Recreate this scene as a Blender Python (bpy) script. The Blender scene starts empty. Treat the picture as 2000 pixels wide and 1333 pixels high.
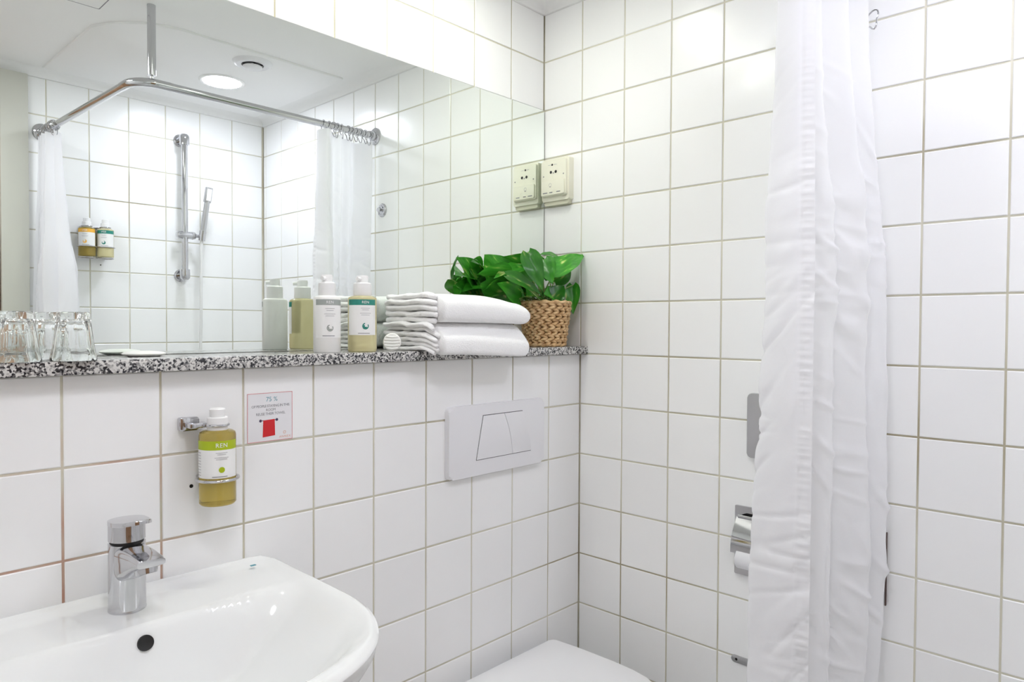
import bpy, bmesh, math, random
from mathutils import Vector, Matrix, noise
R = math.radians
random.seed(7)
scene = bpy.context.scene
COL = scene.collection

# ------------------------------------------------------------------ camera, world, exposure
CAM_POS = (-1.6571, -1.2859, 1.3112)
CAM_RIGHT = Vector((0.68690, -0.72674, 0.00471))
CAM_FWD = Vector((0.72652, 0.68684, -0.02148))
cam_data = bpy.data.cameras.new('camera')
cam_data.sensor_width = 36.0
cam_data.lens = 24.558
cam_data.clip_start = 0.02
cam = bpy.data.objects.new('camera', cam_data)
COL.objects.link(cam)
_f = CAM_FWD.normalized()
_r = (CAM_RIGHT - _f * CAM_RIGHT.dot(_f)).normalized()
_u = _r.cross(_f)
cam.matrix_world = Matrix(((_r.x, _u.x, -_f.x, CAM_POS[0]), (_r.y, _u.y, -_f.y, CAM_POS[1]),
                           (_r.z, _u.z, -_f.z, CAM_POS[2]), (0, 0, 0, 1)))
scene.camera = cam
world = bpy.data.worlds.new('world')
world.use_nodes = True
world.node_tree.nodes['Background'].inputs[0].default_value = (0.02, 0.02, 0.02, 1)
scene.world = world
scene.view_settings.view_transform = 'Standard'
scene.view_settings.look = 'None'
scene.view_settings.gamma = 1.0
scene.view_settings.use_curve_mapping = False
scene.view_settings.exposure = 0.59
SHOWER_LAMP = 3.4           # watts of the round shower downlight
BASIN_LAMP = 1.5            # watts of each small downlight over the mirror
FILL_LAMP = 4.6             # watts of the added fill light near the door, out of view
cy = scene.cycles
cy.max_bounces = 18
cy.diffuse_bounces = 8
cy.glossy_bounces = 8
cy.transmission_bounces = 16
cy.transparent_max_bounces = 8
cy.use_adaptive_sampling = True
cy.adaptive_threshold = 0.08
cy.adaptive_min_samples = 12
cy.caustics_reflective = True
cy.caustics_refractive = False
cy.use_denoising = True
cy.use_light_tree = False
cy.sample_clamp_indirect = 6.0

# ------------------------------------------------------------------ materials
def new_mat(name):
    m = bpy.data.materials.new(name)
    m.use_nodes = True
    nt = m.node_tree
    return m, nt, nt.nodes['Principled BSDF']

def pmat(name, col, rough=0.4, metal=0.0, spec=0.5, trans=0.0, ior=1.45, coat=0.0, sheen=0.0, sub=0.0):
    m, nt, b = new_mat(name)
    b.inputs['Base Color'].default_value = (*col, 1)
    b.inputs['Roughness'].default_value = rough
    b.inputs['Metallic'].default_value = metal
    b.inputs['Specular IOR Level'].default_value = spec
    b.inputs['Transmission Weight'].default_value = trans
    b.inputs['IOR'].default_value = ior
    b.inputs['Coat Weight'].default_value = coat
    b.inputs['Sheen Weight'].default_value = sheen
    if sub:
        b.inputs['Subsurface Weight'].default_value = sub
    return m

def N(nt, t, **kw):
    n = nt.nodes.new(t)
    for k, v in kw.items():
        setattr(n, k, v)
    return n

def add_bump(nt, b, scale, strength, dist=0.001, detail=2.0, coord='Object'):
    tc = N(nt, 'ShaderNodeTexCoord')
    tx = N(nt, 'ShaderNodeTexNoise')
    tx.inputs['Scale'].default_value = scale
    tx.inputs['Detail'].default_value = detail
    bp = N(nt, 'ShaderNodeBump')
    bp.inputs['Strength'].default_value = strength
    bp.inputs['Distance'].default_value = dist
    nt.links.new(tc.outputs[coord], tx.inputs['Vector'])
    nt.links.new(tx.outputs['Fac'], bp.inputs['Height'])
    nt.links.new(bp.outputs['Normal'], b.inputs['Normal'])

def ramp(nt, stops, interp='LINEAR'):
    r = N(nt, 'ShaderNodeValToRGB')
    r.color_ramp.interpolation = interp
    e = r.color_ramp.elements
    while len(e) < len(stops):
        e.new(0.5)
    for el, (p, c) in zip(e, stops):
        el.position = p
        el.color = (*c, 1)
    return r

def tile_material():
    m, nt, b = new_mat('glazed white tile')
    oi = N(nt, 'ShaderNodeObjectInfo')
    r = ramp(nt, [(0.0, (0.88, 0.885, 0.882)), (1.0, (0.905, 0.91, 0.907))])
    nt.links.new(oi.outputs['Random'], r.inputs['Fac'])
    nt.links.new(r.outputs['Color'], b.inputs['Base Color'])
    b.inputs['Roughness'].default_value = 0.24
    b.inputs['Specular IOR Level'].default_value = 0.5
    add_bump(nt, b, 14.0, 0.12, 0.002, 1.0)
    return m

def grout_material(stained=False):
    m, nt, b = new_mat('beige tile grout')
    tc = N(nt, 'ShaderNodeTexCoord')
    n1 = N(nt, 'ShaderNodeTexNoise')
    n1.inputs['Scale'].default_value = 2.2
    n1.inputs['Detail'].default_value = 4
    r = ramp(nt, [(0.34, (0.42, 0.375, 0.265)), (0.47, (0.60, 0.575, 0.46)), (0.62, (0.70, 0.68, 0.57))])
    nt.links.new(tc.outputs['Object'], n1.inputs['Vector'])
    nt.links.new(n1.outputs['Fac'], r.inputs['Fac'])
    nt.links.new(r.outputs['Color'], b.inputs['Base Color'])
    b.inputs['Roughness'].default_value = 0.9
    if stained:      # rusty splash stains in the joints around the washbasin tap
        dist = N(nt, 'ShaderNodeVectorMath', operation='DISTANCE')
        dist.inputs[1].default_value = (-1.31, 0.0, 0.93)
        nt.links.new(tc.outputs['Object'], dist.inputs[0])
        n2 = N(nt, 'ShaderNodeTexNoise')
        n2.inputs['Scale'].default_value = 9
        nt.links.new(tc.outputs['Object'], n2.inputs['Vector'])
        mr = N(nt, 'ShaderNodeMapRange')
        mr.inputs[1].default_value = 0.22
        mr.inputs[2].default_value = 0.12
        nt.links.new(dist.outputs['Value'], mr.inputs[0])
        mu = N(nt, 'ShaderNodeMath', operation='MULTIPLY')
        mu.use_clamp = True
        mr2 = N(nt, 'ShaderNodeMapRange')
        mr2.inputs[1].default_value = 0.35
        mr2.inputs[2].default_value = 0.6
        nt.links.new(n2.outputs['Fac'], mr2.inputs[0])
        nt.links.new(mr.outputs[0], mu.inputs[0])
        nt.links.new(mr2.outputs[0], mu.inputs[1])
        mx = N(nt, 'ShaderNodeMix', data_type='RGBA')
        mx.inputs[7].default_value = (0.50, 0.27, 0.20, 1)
        nt.links.new(mu.outputs[0], mx.inputs[0])
        nt.links.new(r.outputs['Color'], mx.inputs[6])
        nt.links.new(mx.outputs[2], b.inputs['Base Color'])
    return m

def granite_material():
    m, nt, b = new_mat('speckled granite')
    tc = N(nt, 'ShaderNodeTexCoord')
    v1 = N(nt, 'ShaderNodeTexVoronoi')
    v1.inputs['Scale'].default_value = 330
    v1.inputs['Randomness'].default_value = 1.0
    n1 = N(nt, 'ShaderNodeTexNoise')
    n1.inputs['Scale'].default_value = 120
    n1.inputs['Detail'].default_value = 3
    sep = N(nt, 'ShaderNodeSeparateColor')
    nt.links.new(tc.outputs['Object'], v1.inputs['Vector'])
    nt.links.new(tc.outputs['Object'], n1.inputs['Vector'])
    nt.links.new(v1.outputs['Color'], sep.inputs['Color'])
    mx = N(nt, 'ShaderNodeMath', operation='MULTIPLY_ADD')
    mx.inputs[1].default_value = 0.9
    nt.links.new(n1.outputs['Fac'], mx.inputs[0])
    ad = N(nt, 'ShaderNodeMath', operation='ADD')
    nt.links.new(sep.outputs['Red'], mx.inputs[2])
    nt.links.new(mx.outputs[0], ad.inputs[0])
    ad.inputs[1].default_value = -0.45
    r = ramp(nt, [(0.0, (0.02, 0.02, 0.025)), (0.24, (0.045, 0.045, 0.05)), (0.40, (0.24, 0.235, 0.235)),
                  (0.56, (0.44, 0.43, 0.42)), (0.72, (0.66, 0.65, 0.63))], 'LINEAR')
    nt.links.new(ad.outputs[0], r.inputs['Fac'])
    nt.links.new(r.outputs['Color'], b.inputs['Base Color'])
    b.inputs['Roughness'].default_value = 0.18
    return m

def curtain_material():
    m, nt, b = new_mat('white curtain fabric')
    out = nt.nodes['Material Output']
    b.inputs['Base Color'].default_value = (0.93, 0.93, 0.945, 1)
    b.inputs['Roughness'].default_value = 0.75
    b.inputs['Specular IOR Level'].default_value = 0.25
    tr = N(nt, 'ShaderNodeBsdfTranslucent')
    tr.inputs['Color'].default_value = (0.95, 0.95, 0.97, 1)
    mix = N(nt, 'ShaderNodeMixShader')
    mix.inputs[0].default_value = 0.48
    nt.links.new(b.outputs[0], mix.inputs[1])
    nt.links.new(tr.outputs[0], mix.inputs[2])
    nt.links.new(mix.outputs[0], out.inputs['Surface'])
    add_bump(nt, b, 60, 0.25, 0.002, 4.0)
    return m

def towel_material():
    m, nt, b = new_mat('white terry cloth')
    b.inputs['Base Color'].default_value = (0.93, 0.93, 0.93, 1)
    b.inputs['Roughness'].default_value = 0.95
    b.inputs['Specular IOR Level'].default_value = 0.15
    b.inputs['Sheen Weight'].default_value = 0.3
    add_bump(nt, b, 420, 0.8, 0.0025, 3.0)
    return m

def leaf_material():
    m, nt, b = new_mat('variegated green leaf')
    tc = N(nt, 'ShaderNodeTexCoord')
    oi = N(nt, 'ShaderNodeObjectInfo')
    n1 = N(nt, 'ShaderNodeTexNoise')
    n1.noise_dimensions = '4D'
    n1.inputs['Scale'].default_value = 26
    n1.inputs['Detail'].default_value = 2
    mp = N(nt, 'ShaderNodeMapping')
    mp.inputs['Scale'].default_value = (2.6, 0.7, 1)
    ml = N(nt, 'ShaderNodeMath', operation='MULTIPLY')
    ml.inputs[1].default_value = 40
    nt.links.new(oi.outputs['Random'], ml.inputs[0])
    nt.links.new(ml.outputs[0], n1.inputs['W'])
    nt.links.new(tc.outputs['Object'], mp.inputs['Vector'])
    nt.links.new(mp.outputs['Vector'], n1.inputs['Vector'])
    r = ramp(nt, [(0.0, (0.016, 0.11, 0.010)), (0.48, (0.035, 0.24, 0.016)), (0.62, (0.07, 0.33, 0.03)),
                  (0.68, (0.36, 0.52, 0.12)), (0.76, (0.62, 0.68, 0.30))])
    nt.links.new(n1.outputs['Fac'], r.inputs['Fac'])
    hs = N(nt, 'ShaderNodeHueSaturation')
    mr = N(nt, 'ShaderNodeMapRange')
    mr.inputs[3].default_value = 0.65
    mr.inputs[4].default_value = 1.5
    nt.links.new(oi.outputs['Random'], mr.inputs[0])
    nt.links.new(mr.outputs[0], hs.inputs['Value'])
    nt.links.new(r.outputs['Color'], hs.inputs['Color'])
    nt.links.new(hs.outputs['Color'], b.inputs['Base Color'])
    b.inputs['Roughness'].default_value = 0.3
    out = nt.nodes['Material Output']
    tr = N(nt, 'ShaderNodeBsdfTranslucent')
    nt.links.new(hs.outputs['Color'], tr.inputs['Color'])
    mix = N(nt, 'ShaderNodeMixShader')
    mix.inputs[0].default_value = 0.25
    nt.links.new(b.outputs[0], mix.inputs[1])
    nt.links.new(tr.outputs[0], mix.inputs[2])
    nt.links.new(mix.outputs[0], out.inputs['Surface'])
    return m

def wood_material():
    m, nt, b = new_mat('brown door veneer')
    tc = N(nt, 'ShaderNodeTexCoord')
    mp = N(nt, 'ShaderNodeMapping')
    mp.inputs['Scale'].default_value = (14, 14, 1.2)
    n1 = N(nt, 'ShaderNodeTexNoise')
    n1.inputs['Scale'].default_value = 3
    n1.inputs['Detail'].default_value = 5
    nt.links.new(tc.outputs['Object'], mp.inputs['Vector'])
    nt.links.new(mp.outputs['Vector'], n1.inputs['Vector'])
    r = ramp(nt, [(0.3, (0.30, 0.16, 0.08)), (0.7, (0.44, 0.26, 0.15))])
    nt.links.new(n1.outputs['Fac'], r.inputs['Fac'])
    nt.links.new(r.outputs['Color'], b.inputs['Base Color'])
    b.inputs['Roughness'].default_value = 0.4
    return m

def wicker_material():
    m, nt, b = new_mat('woven water hyacinth')
    tc = N(nt, 'ShaderNodeTexCoord')
    n1 = N(nt, 'ShaderNodeTexNoise')
    n1.inputs['Scale'].default_value = 75
    n1.inputs['Detail'].default_value = 4
    nt.links.new(tc.outputs['Object'], n1.inputs['Vector'])
    r = ramp(nt, [(0.3, (0.36, 0.20, 0.08)), (0.5, (0.56, 0.36, 0.17)), (0.72, (0.72, 0.52, 0.29))])
    nt.links.new(n1.outputs['Fac'], r.inputs['Fac'])
    nt.links.new(r.outputs['Color'], b.inputs['Base Color'])
    b.inputs['Roughness'].default_value = 0.6
    return m

def emit_mat(name, col, strength):
    m, nt, b = new_mat(name)
    b.inputs['Base Color'].default_value = (0.8, 0.8, 0.8, 1)
    b.inputs['Emission Color'].default_value = (*col, 1)
    b.inputs['Emission Strength'].default_value = strength
    m.cycles.emission_sampling = 'NONE'
    return m

def floor_material():
    m, nt, b = new_mat('grey floor mosaic')
    tc = N(nt, 'ShaderNodeTexCoord')
    br = N(nt, 'ShaderNodeTexBrick')
    br.offset = 0.0
    br.inputs['Scale'].default_value = 10
    br.inputs['Brick Width'].default_value = 1.0
    br.inputs['Row Height'].default_value = 1.0
    br.inputs['Mortar Size'].default_value = 0.03
    br.inputs['Color1'].default_value = (0.78, 0.78, 0.77, 1)
    br.inputs['Color2'].default_value = (0.82, 0.82, 0.81, 1)
    br.inputs['Mortar'].default_value = (0.30, 0.29, 0.27, 1)
    nt.links.new(tc.outputs['Object'], br.inputs['Vector'])
    nt.links.new(br.outputs['Color'], b.inputs['Base Color'])
    b.inputs['Roughness'].default_value = 0.5
    return m

M = {}
M['tile'] = tile_material()
M['grout'] = grout_material()
M['grout_stained'] = grout_material(True)
M['granite'] = granite_material()
M['curtain'] = curtain_material()
M['towel'] = towel_material()
M['leaf'] = leaf_material()
M['wood'] = wood_material()
M['wicker'] = wicker_material()
M['floor'] = floor_material()
M['plaster'] = pmat('white ceiling paint', (0.87, 0.87, 0.865), 0.7, spec=0.2)
M['paint'] = pmat('white door frame paint', (0.56, 0.56, 0.50), 0.45)
M['mirror'] = pmat('mirror glass', (0.90, 0.94, 0.905), 0.0, metal=1.0)
M['mirror_edge'] = pmat('dark mirror edge', (0.18, 0.20, 0.19), 0.3)
M['chrome'] = pmat('chrome', (0.60, 0.60, 0.62), 0.07, metal=1.0)
M['satin'] = pmat('brushed steel', (0.55, 0.55, 0.56), 0.32, metal=1.0)
M['ceramic'] = pmat('white glazed ceramic', (0.79, 0.80, 0.795), 0.09, spec=0.6)
M['plastic'] = pmat('white plastic', (0.80, 0.80, 0.82), 0.35)
M['lid'] = pmat('white seat plastic', (0.82, 0.82, 0.83), 0.28)
M['ivory'] = pmat('ivory plastic', (0.80, 0.79, 0.66), 0.4)
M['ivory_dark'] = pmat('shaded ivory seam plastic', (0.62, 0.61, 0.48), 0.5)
M['black'] = pmat('black', (0.012, 0.012, 0.012), 0.5)
M['ink'] = pmat('grey print', (0.25, 0.25, 0.27), 0.7)
M['ink_light'] = pmat('pale grey print', (0.48, 0.48, 0.49), 0.7)
M['ink_white'] = pmat('white print', (0.85, 0.85, 0.85), 0.6)
M['ink_teal'] = pmat('teal print', (0.10, 0.30, 0.36), 0.7)
M['ink_navy'] = pmat('dark violet print', (0.07, 0.05, 0.10), 0.7)
M['ink_red'] = pmat('red print', (0.62, 0.02, 0.025), 0.6)
M['ink_pink'] = pmat('pale red print', (0.68, 0.30, 0.30), 0.7)
M['ink_orange'] = pmat('orange print', (0.80, 0.42, 0.28), 0.7)
M['paper'] = pmat('white paper', (0.80, 0.80, 0.82), 0.6)
M['label_white'] = pmat('white bottle label', (0.84, 0.84, 0.83), 0.45)
M['band_grey'] = pmat('grey label band', (0.36, 0.39, 0.37), 0.45)
M['band_teal'] = pmat('teal label band', (0.025, 0.24, 0.19), 0.45)
M['band_lime'] = pmat('lime label band', (0.40, 0.50, 0.01), 0.45)
M['band_orange'] = pmat('orange label band', (0.85, 0.45, 0.06), 0.45)
M['amber'] = pmat('amber liquid in clear plastic', (0.74, 0.57, 0.14), 0.08, trans=0.70, ior=1.3, coat=0.3)
M['pale_amber'] = pmat('pale yellow liquid in clear plastic', (0.95, 0.87, 0.50), 0.08, trans=0.5, ior=1.25, coat=0.3)
M['bottle_white'] = pmat('white bottle plastic', (0.85, 0.85, 0.83), 0.3)
M['cap'] = pmat('white cap plastic', (0.86, 0.86, 0.86), 0.3)
M['clear_cap'] = pmat('milky cap plastic', (0.88, 0.88, 0.87), 0.3)
M['glass'] = pmat('clear glass', (0.99, 1.0, 0.995), 0.0, trans=1.0, ior=1.48)
M['soil'] = pmat('dark soil', (0.03, 0.02, 0.012), 0.95)
M['stem'] = pmat('green stem', (0.30, 0.42, 0.14), 0.5)
M['hose'] = pmat('white shower hose', (0.74, 0.74, 0.73), 0.35)
M['soap'] = pmat('white wrapped soap', (0.86, 0.87, 0.84), 0.5)
M['lamp_shower'] = emit_mat('shower lamp diffuser', (0.93, 0.94, 1.0), 3.0)
M['lamp_basin'] = emit_mat('basin lamp diffuser', (1.0, 0.99, 0.94), 3.0)
M['strip'] = pmat('dark brown strip', (0.10, 0.06, 0.05), 0.5)

# ------------------------------------------------------------------ mesh helpers
def finish(bm, smooth=None):
    bmesh.ops.recalc_face_normals(bm, faces=bm.faces[:])
    me = bpy.data.meshes.new('mesh')
    bm.to_mesh(me)
    bm.free()
    if smooth is not None:
        for p in me.polygons:
            p.use_smooth = True
        if smooth < 179:
            try:
                me.set_sharp_from_angle(angle=R(smooth))
            except Exception:
                pass
    return me

def obj(name, me, mat, parent=None, loc=None, rot=None, smooth=None):
    o = bpy.data.objects.new(name, me)
    me.name = name
    if mat is not None and not me.materials:
        me.materials.append(M[mat] if isinstance(mat, str) else mat)
    COL.objects.link(o)
    if parent is not None:
        o.parent = parent
    if loc is not None:
        o.location = loc
    if rot is not None:
        o.rotation_euler = rot
    return o

def thing(name, label, cat, loc=(0, 0, 0), rot=(0, 0, 0), group=None):
    o = bpy.data.objects.new(name, None)
    o.empty_display_size = 0.02
    COL.objects.link(o)
    o.location = loc
    o.rotation_euler = rot
    o['label'] = label
    o['category'] = cat
    if group:
        o['group'] = group
    return o

def tag(o, label, cat, group=None):
    o['label'] = label
    o['category'] = cat
    if group:
        o['group'] = group
    return o

def structure(o, label, cat):
    o['kind'] = 'structure'
    o['label'] = label
    o['category'] = cat
    return o

def bm_box(bm, x0, x1, y0, y1, z0, z1):
    vs = [bm.verts.new(p) for p in ((x0, y0, z0), (x1, y0, z0), (x1, y1, z0), (x0, y1, z0),
                                    (x0, y0, z1), (x1, y0, z1), (x1, y1, z1), (x0, y1, z1))]
    for f in ((0, 3, 2, 1), (4, 5, 6, 7), (0, 1, 5, 4), (1, 2, 6, 5), (2, 3, 7, 6), (3, 0, 4, 7)):
        bm.faces.new([vs[i] for i in f])
    return vs

def box(x0, x1, y0, y1, z0, z1, bev=0.0, seg=2, smooth=40):
    bm = bmesh.new()
    bm_box(bm, min(x0, x1), max(x0, x1), min(y0, y1), max(y0, y1), min(z0, z1), max(z0, z1))
    if bev:
        bmesh.ops.bevel(bm, geom=bm.edges[:], offset=bev, segments=seg, profile=0.5, affect='EDGES')
    return finish(bm, smooth if bev else None)

def lathe(profile, segs=32, smooth=35, caps=True, fn=None):
    """profile: list of (r, z) bottom to top."""
    bm = bmesh.new()
    rings = []
    for r, z in profile:
        if r < 1e-6:
            rings.append([bm.verts.new((0, 0, z))])
        else:
            ring = []
            for i in range(segs):
                a = 2 * math.pi * i / segs
                rr = r if fn is None else r * fn(a, z)
                ring.append(bm.verts.new((rr * math.cos(a), rr * math.sin(a), z)))
            rings.append(ring)
    for a, b in zip(rings, rings[1:]):
        if len(a) == 1 and len(b) == 1:
            continue
        for i in range(segs):
            j = (i + 1) % segs
            if len(a) == 1:
                bm.faces.new((a[0], b[i], b[j]))
            elif len(b) == 1:
                bm.faces.new((a[i], a[j], b[0]))
            else:
                bm.faces.new((a[i], a[j], b[j], b[i]))
    if not caps:
        bmesh.ops.remove_doubles(bm, verts=bm.verts[:], dist=1e-6)
    if caps:
        if len(rings[0]) > 1:
            bm.faces.new(rings[0][::-1])
        if len(rings[-1]) > 1:
            bm.faces.new(rings[-1])
    return finish(bm, smooth)

def tube_bm(bm, pts, rad, segs=10, closed=False, caps=True):
    pts = [Vector(p) for p in pts]
    n = len(pts)
    rads = rad if isinstance(rad, (list, tuple)) else [rad] * n
    tang = []
    for i in range(n):
        if closed:
            t = pts[(i + 1) % n] - pts[i - 1]
        else:
            t = pts[min(i + 1, n - 1)] - pts[max(i - 1, 0)]
        tang.append(t.normalized())
    up = Vector((0, 0, 1)) if abs(tang[0].z) < 0.9 else Vector((1, 0, 0))
    nrm = (up - tang[0] * up.dot(tang[0])).normalized()
    rings = []
    for i in range(n):
        t = tang[i]
        nrm = nrm - t * nrm.dot(t)
        if nrm.length < 1e-6:
            nrm = t.orthogonal()
        nrm.normalize()
        b = t.cross(nrm)
        rings.append([bm.verts.new(pts[i] + (nrm * math.cos(2 * math.pi * k / segs) + b * math.sin(2 * math.pi * k / segs)) * rads[i])
                      for k in range(segs)])
    rng = range(n) if closed else range(n - 1)
    for i in rng:
        a, c = rings[i], rings[(i + 1) % n]
        for k in range(segs):
            j = (k + 1) % segs
            bm.faces.new((a[k], a[j], c[j], c[k]))
    if caps and not closed:
        bm.faces.new(rings[0][::-1])
        bm.faces.new(rings[-1])

def tube(pts, rad, segs=10, closed=False, smooth=40):
    bm = bmesh.new()
    tube_bm(bm, pts, rad, segs, closed)
    return finish(bm, smooth)

def circle_pts(c, r, n, axis='z', a0=0.0, a1=2 * math.pi, endpoint=False):
    out = []
    m = n if not endpoint else n - 1
    for i in range(n):
        a = a0 + (a1 - a0) * i / m
        u, v = r * math.cos(a), r * math.sin(a)
        out.append({'z': (c[0] + u, c[1] + v, c[2]), 'y': (c[0] + u, c[1], c[2] + v),
                    'x': (c[0], c[1] + u, c[2] + v)}[axis])
    return out

def prism(outline, d0, d1, axis='y', bev=0.0, seg=2, smooth=40, bev_front=True):
    """outline in 2D; extruded along axis from d0 (back) to d1 (front)."""
    bm = bmesh.new()
    def P(u, v, d):
        return {'y': (u, d, v), 'x': (d, u, v), 'z': (u, v, d)}[axis]
    a = [bm.verts.new(P(u, v, d0)) for u, v in outline]
    b = [bm.verts.new(P(u, v, d1)) for u, v in outline]
    n = len(outline)
    bm.faces.new(a)
    fb = bm.faces.new(b)
    for i in range(n):
        bm.faces.new((a[i], a[(i + 1) % n], b[(i + 1) % n], b[i]))
    if bev:
        bmesh.ops.bevel(bm, geom=list(fb.edges), offset=bev, segments=seg, profile=0.5, affect='EDGES')
    return finish(bm, smooth)

def round_rect(x0, x1, y0, y1, r, n=5):
    pts = []
    for cx, cyy, a in ((x1 - r, y1 - r, 0), (x0 + r, y1 - r, 90), (x0 + r, y0 + r, 180), (x1 - r, y0 + r, 270)):
        for i in range(n + 1):
            t = R(a + 90 * i / n)
            pts.append((cx + r * math.cos(t), cyy + r * math.sin(t)))
    return pts

def frame_prism(outer, inner, d0, d1, axis='y', smooth=40):
    bm = bmesh.new()
    def P(p, d):
        return {'y': (p[0], d, p[1]), 'x': (d, p[0], p[1]), 'z': (p[0], p[1], d)}[axis]
    n = len(outer)
    L = [[bm.verts.new(P(p, d)) for p in ring] for ring, d in ((outer, d0), (outer, d1), (inner, d1), (inner, d0))]
    for i in range(n):
        j = (i + 1) % n
        for a, b in ((0, 1), (1, 2), (2, 3), (3, 0)):
            bm.faces.new((L[a][i], L[a][j], L[b][j], L[b][i]))
    return finish(bm, smooth)

def grid_mesh(rows, closed_u=False, smooth=180, thick=0.0):
    bm = bmesh.new()
    V = [[bm.verts.new(p) for p in row] for row in rows]
    for a, b in zip(V, V[1:]):
        m = len(a)
        for i in range(m if closed_u else m - 1):
            j = (i + 1) % m
            bm.faces.new((a[i], a[j], b[j], b[i]))
    if thick:
        bmesh.ops.recalc_face_normals(bm, faces=bm.faces[:])
        bmesh.ops.solidify(bm, geom=bm.faces[:], thickness=thick)
    return finish(bm, smooth)

def text_mesh(body, size, spacing=1.0, align='CENTER'):
    cu = bpy.data.curves.new('text', 'FONT')
    cu.body = body
    cu.size = size
    cu.align_x = align
    cu.align_y = 'CENTER'
    cu.space_character = spacing
    cu.resolution_u = 2
    cu.extrude = 0.0
    t = bpy.data.objects.new('text', cu)
    COL.objects.link(t)
    dg = bpy.context.evaluated_depsgraph_get()
    me = bpy.data.meshes.new_from_object(t.evaluated_get(dg))
    bpy.data.objects.remove(t)
    bpy.data.curves.remove(cu)
    me.materials.clear()
    return me

def map_mesh(me, fn):
    for v in me.vertices:
        v.co = fn(v.co)
    me.update()
    return me

def smoothstep(a, b, x):
    t = max(0.0, min(1.0, (x - a) / (b - a)))
    return t * t * (3 - 2 * t)

def lerp(a, b, t):
    return a + (b - a) * t

# ------------------------------------------------------------------ room dimensions
P = 0.15                    # tile pitch
ZH = 1.08                   # height of a tile joint, used as row zero
Y_UP = 0.1484               # face of the upper back wall
Y_MIRROR = 0.143            # face of the mirror
Y_FRONT = -1.672            # face of the wall across the room
X_LEFT = -1.95
X_END = -0.972              # where the tiles of the far wall stop at the door frame
Z_TOP = 2.276               # top of the tiles
Z_CEIL = 2.305
JOINT = 0.0042

# ------------------------------------------------------------------ tiles
_tile_cache = {}
def tile_mesh(w, h):
    key = (round(w, 4), round(h, 4))
    if key not in _tile_cache:
        bm = bmesh.new()
        a, b, t, bv = w / 2, h / 2, 0.0, 0.0016
        lo = [bm.verts.new(p) for p in ((-a, -b, -0.006), (a, -b, -0.006), (a, b, -0.006), (-a, b, -0.006))]
        mi = [bm.verts.new(p) for p in ((-a, -b, -bv * 0.7), (a, -b, -bv * 0.7), (a, b, -bv * 0.7), (-a, b, -bv * 0.7))]
        hi = [bm.verts.new(p) for p in ((-a + bv, -b + bv, 0), (a - bv, -b + bv, 0), (a - bv, b - bv, 0), (-a + bv, b - bv, 0))]
        bm.faces.new(hi)
        for i in range(4):
            j = (i + 1) % 4
            bm.faces.new((lo[i], lo[j], mi[j], mi[i]))
            bm.faces.new((mi[i], mi[j], hi[j], hi[i]))
        me = finish(bm)
        me.materials.append(M['tile'])
        _tile_cache[key] = me
    return _tile_cache[key]

def lay_tiles(wall, ucuts, vcuts, place, rot, skip=None):
    for u0, u1 in zip(ucuts, ucuts[1:]):
        for v0, v1 in zip(vcuts, vcuts[1:]):
            w, h = u1 - u0 - JOINT, v1 - v0 - JOINT
            if w < 0.008 or h < 0.008:
                continue
            uc, vc = (u0 + u1) / 2, (v0 + v1) / 2
            if skip and skip(u0, u1, v0, v1):
                continue
            o = bpy.data.objects.new('tile', tile_mesh(w, h))
            COL.objects.link(o)
            o.parent = wall
            o.location = place(uc, vc)
            o.rotation_euler = rot

def cuts(lo, hi, origin):
    k = math.ceil((lo - origin) / P + 1e-6)
    out = [lo]
    while origin + k * P < hi - 1e-6:
        out.append(origin + k * P)
        k += 1
    out.append(hi)
    return out

GR = 0.0022   # grout depth behind the tile face
# right wall
wall_right = structure(obj('wall_right', box(GR, 0.10, Y_FRONT - 0.1, Y_UP + 0.1, 0, Z_TOP + 0.06), 'grout'),
                       'right wall of square white glazed tiles with beige joints', 'wall')
vc = cuts(0.0, Z_TOP, ZH)
lay_tiles(wall_right, cuts(Y_FRONT, 0.0, 0.0) + [Y_UP], vc, lambda u, v: (0, u, v), (R(90), 0, R(-90)),
          skip=lambda u0, u1, v0, v1: u0 > -0.01 and v1 < 1.235)
# lower back wall (boxed-in)
wall_back_lower = structure(obj('wall_back_lower', box(X_LEFT, 0.0, GR, Y_UP + 0.03, 0, 1.23), 'grout_stained'),
                            'low tiled wall boxed out below the granite ledge', 'wall')
lay_tiles(wall_back_lower, cuts(X_LEFT, 0.0, -0.142), cuts(0.0, 1.23, ZH), lambda u, v: (u, 0, v), (R(90), 0, 0))
# upper back wall, tiles over the mirror
wall_back_upper = structure(obj('wall_back_upper', box(X_LEFT, 0.0, Y_UP + GR, Y_UP + 0.10, 1.23, Z_TOP + 0.06), 'grout'),
                            'tiled wall strip above the long mirror', 'wall')
lay_tiles(wall_back_upper, cuts(X_LEFT, 0.0, -0.147), [1.98, 2.13, Z_TOP], lambda u, v: (u, Y_UP, v), (R(90), 0, 0))
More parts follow.
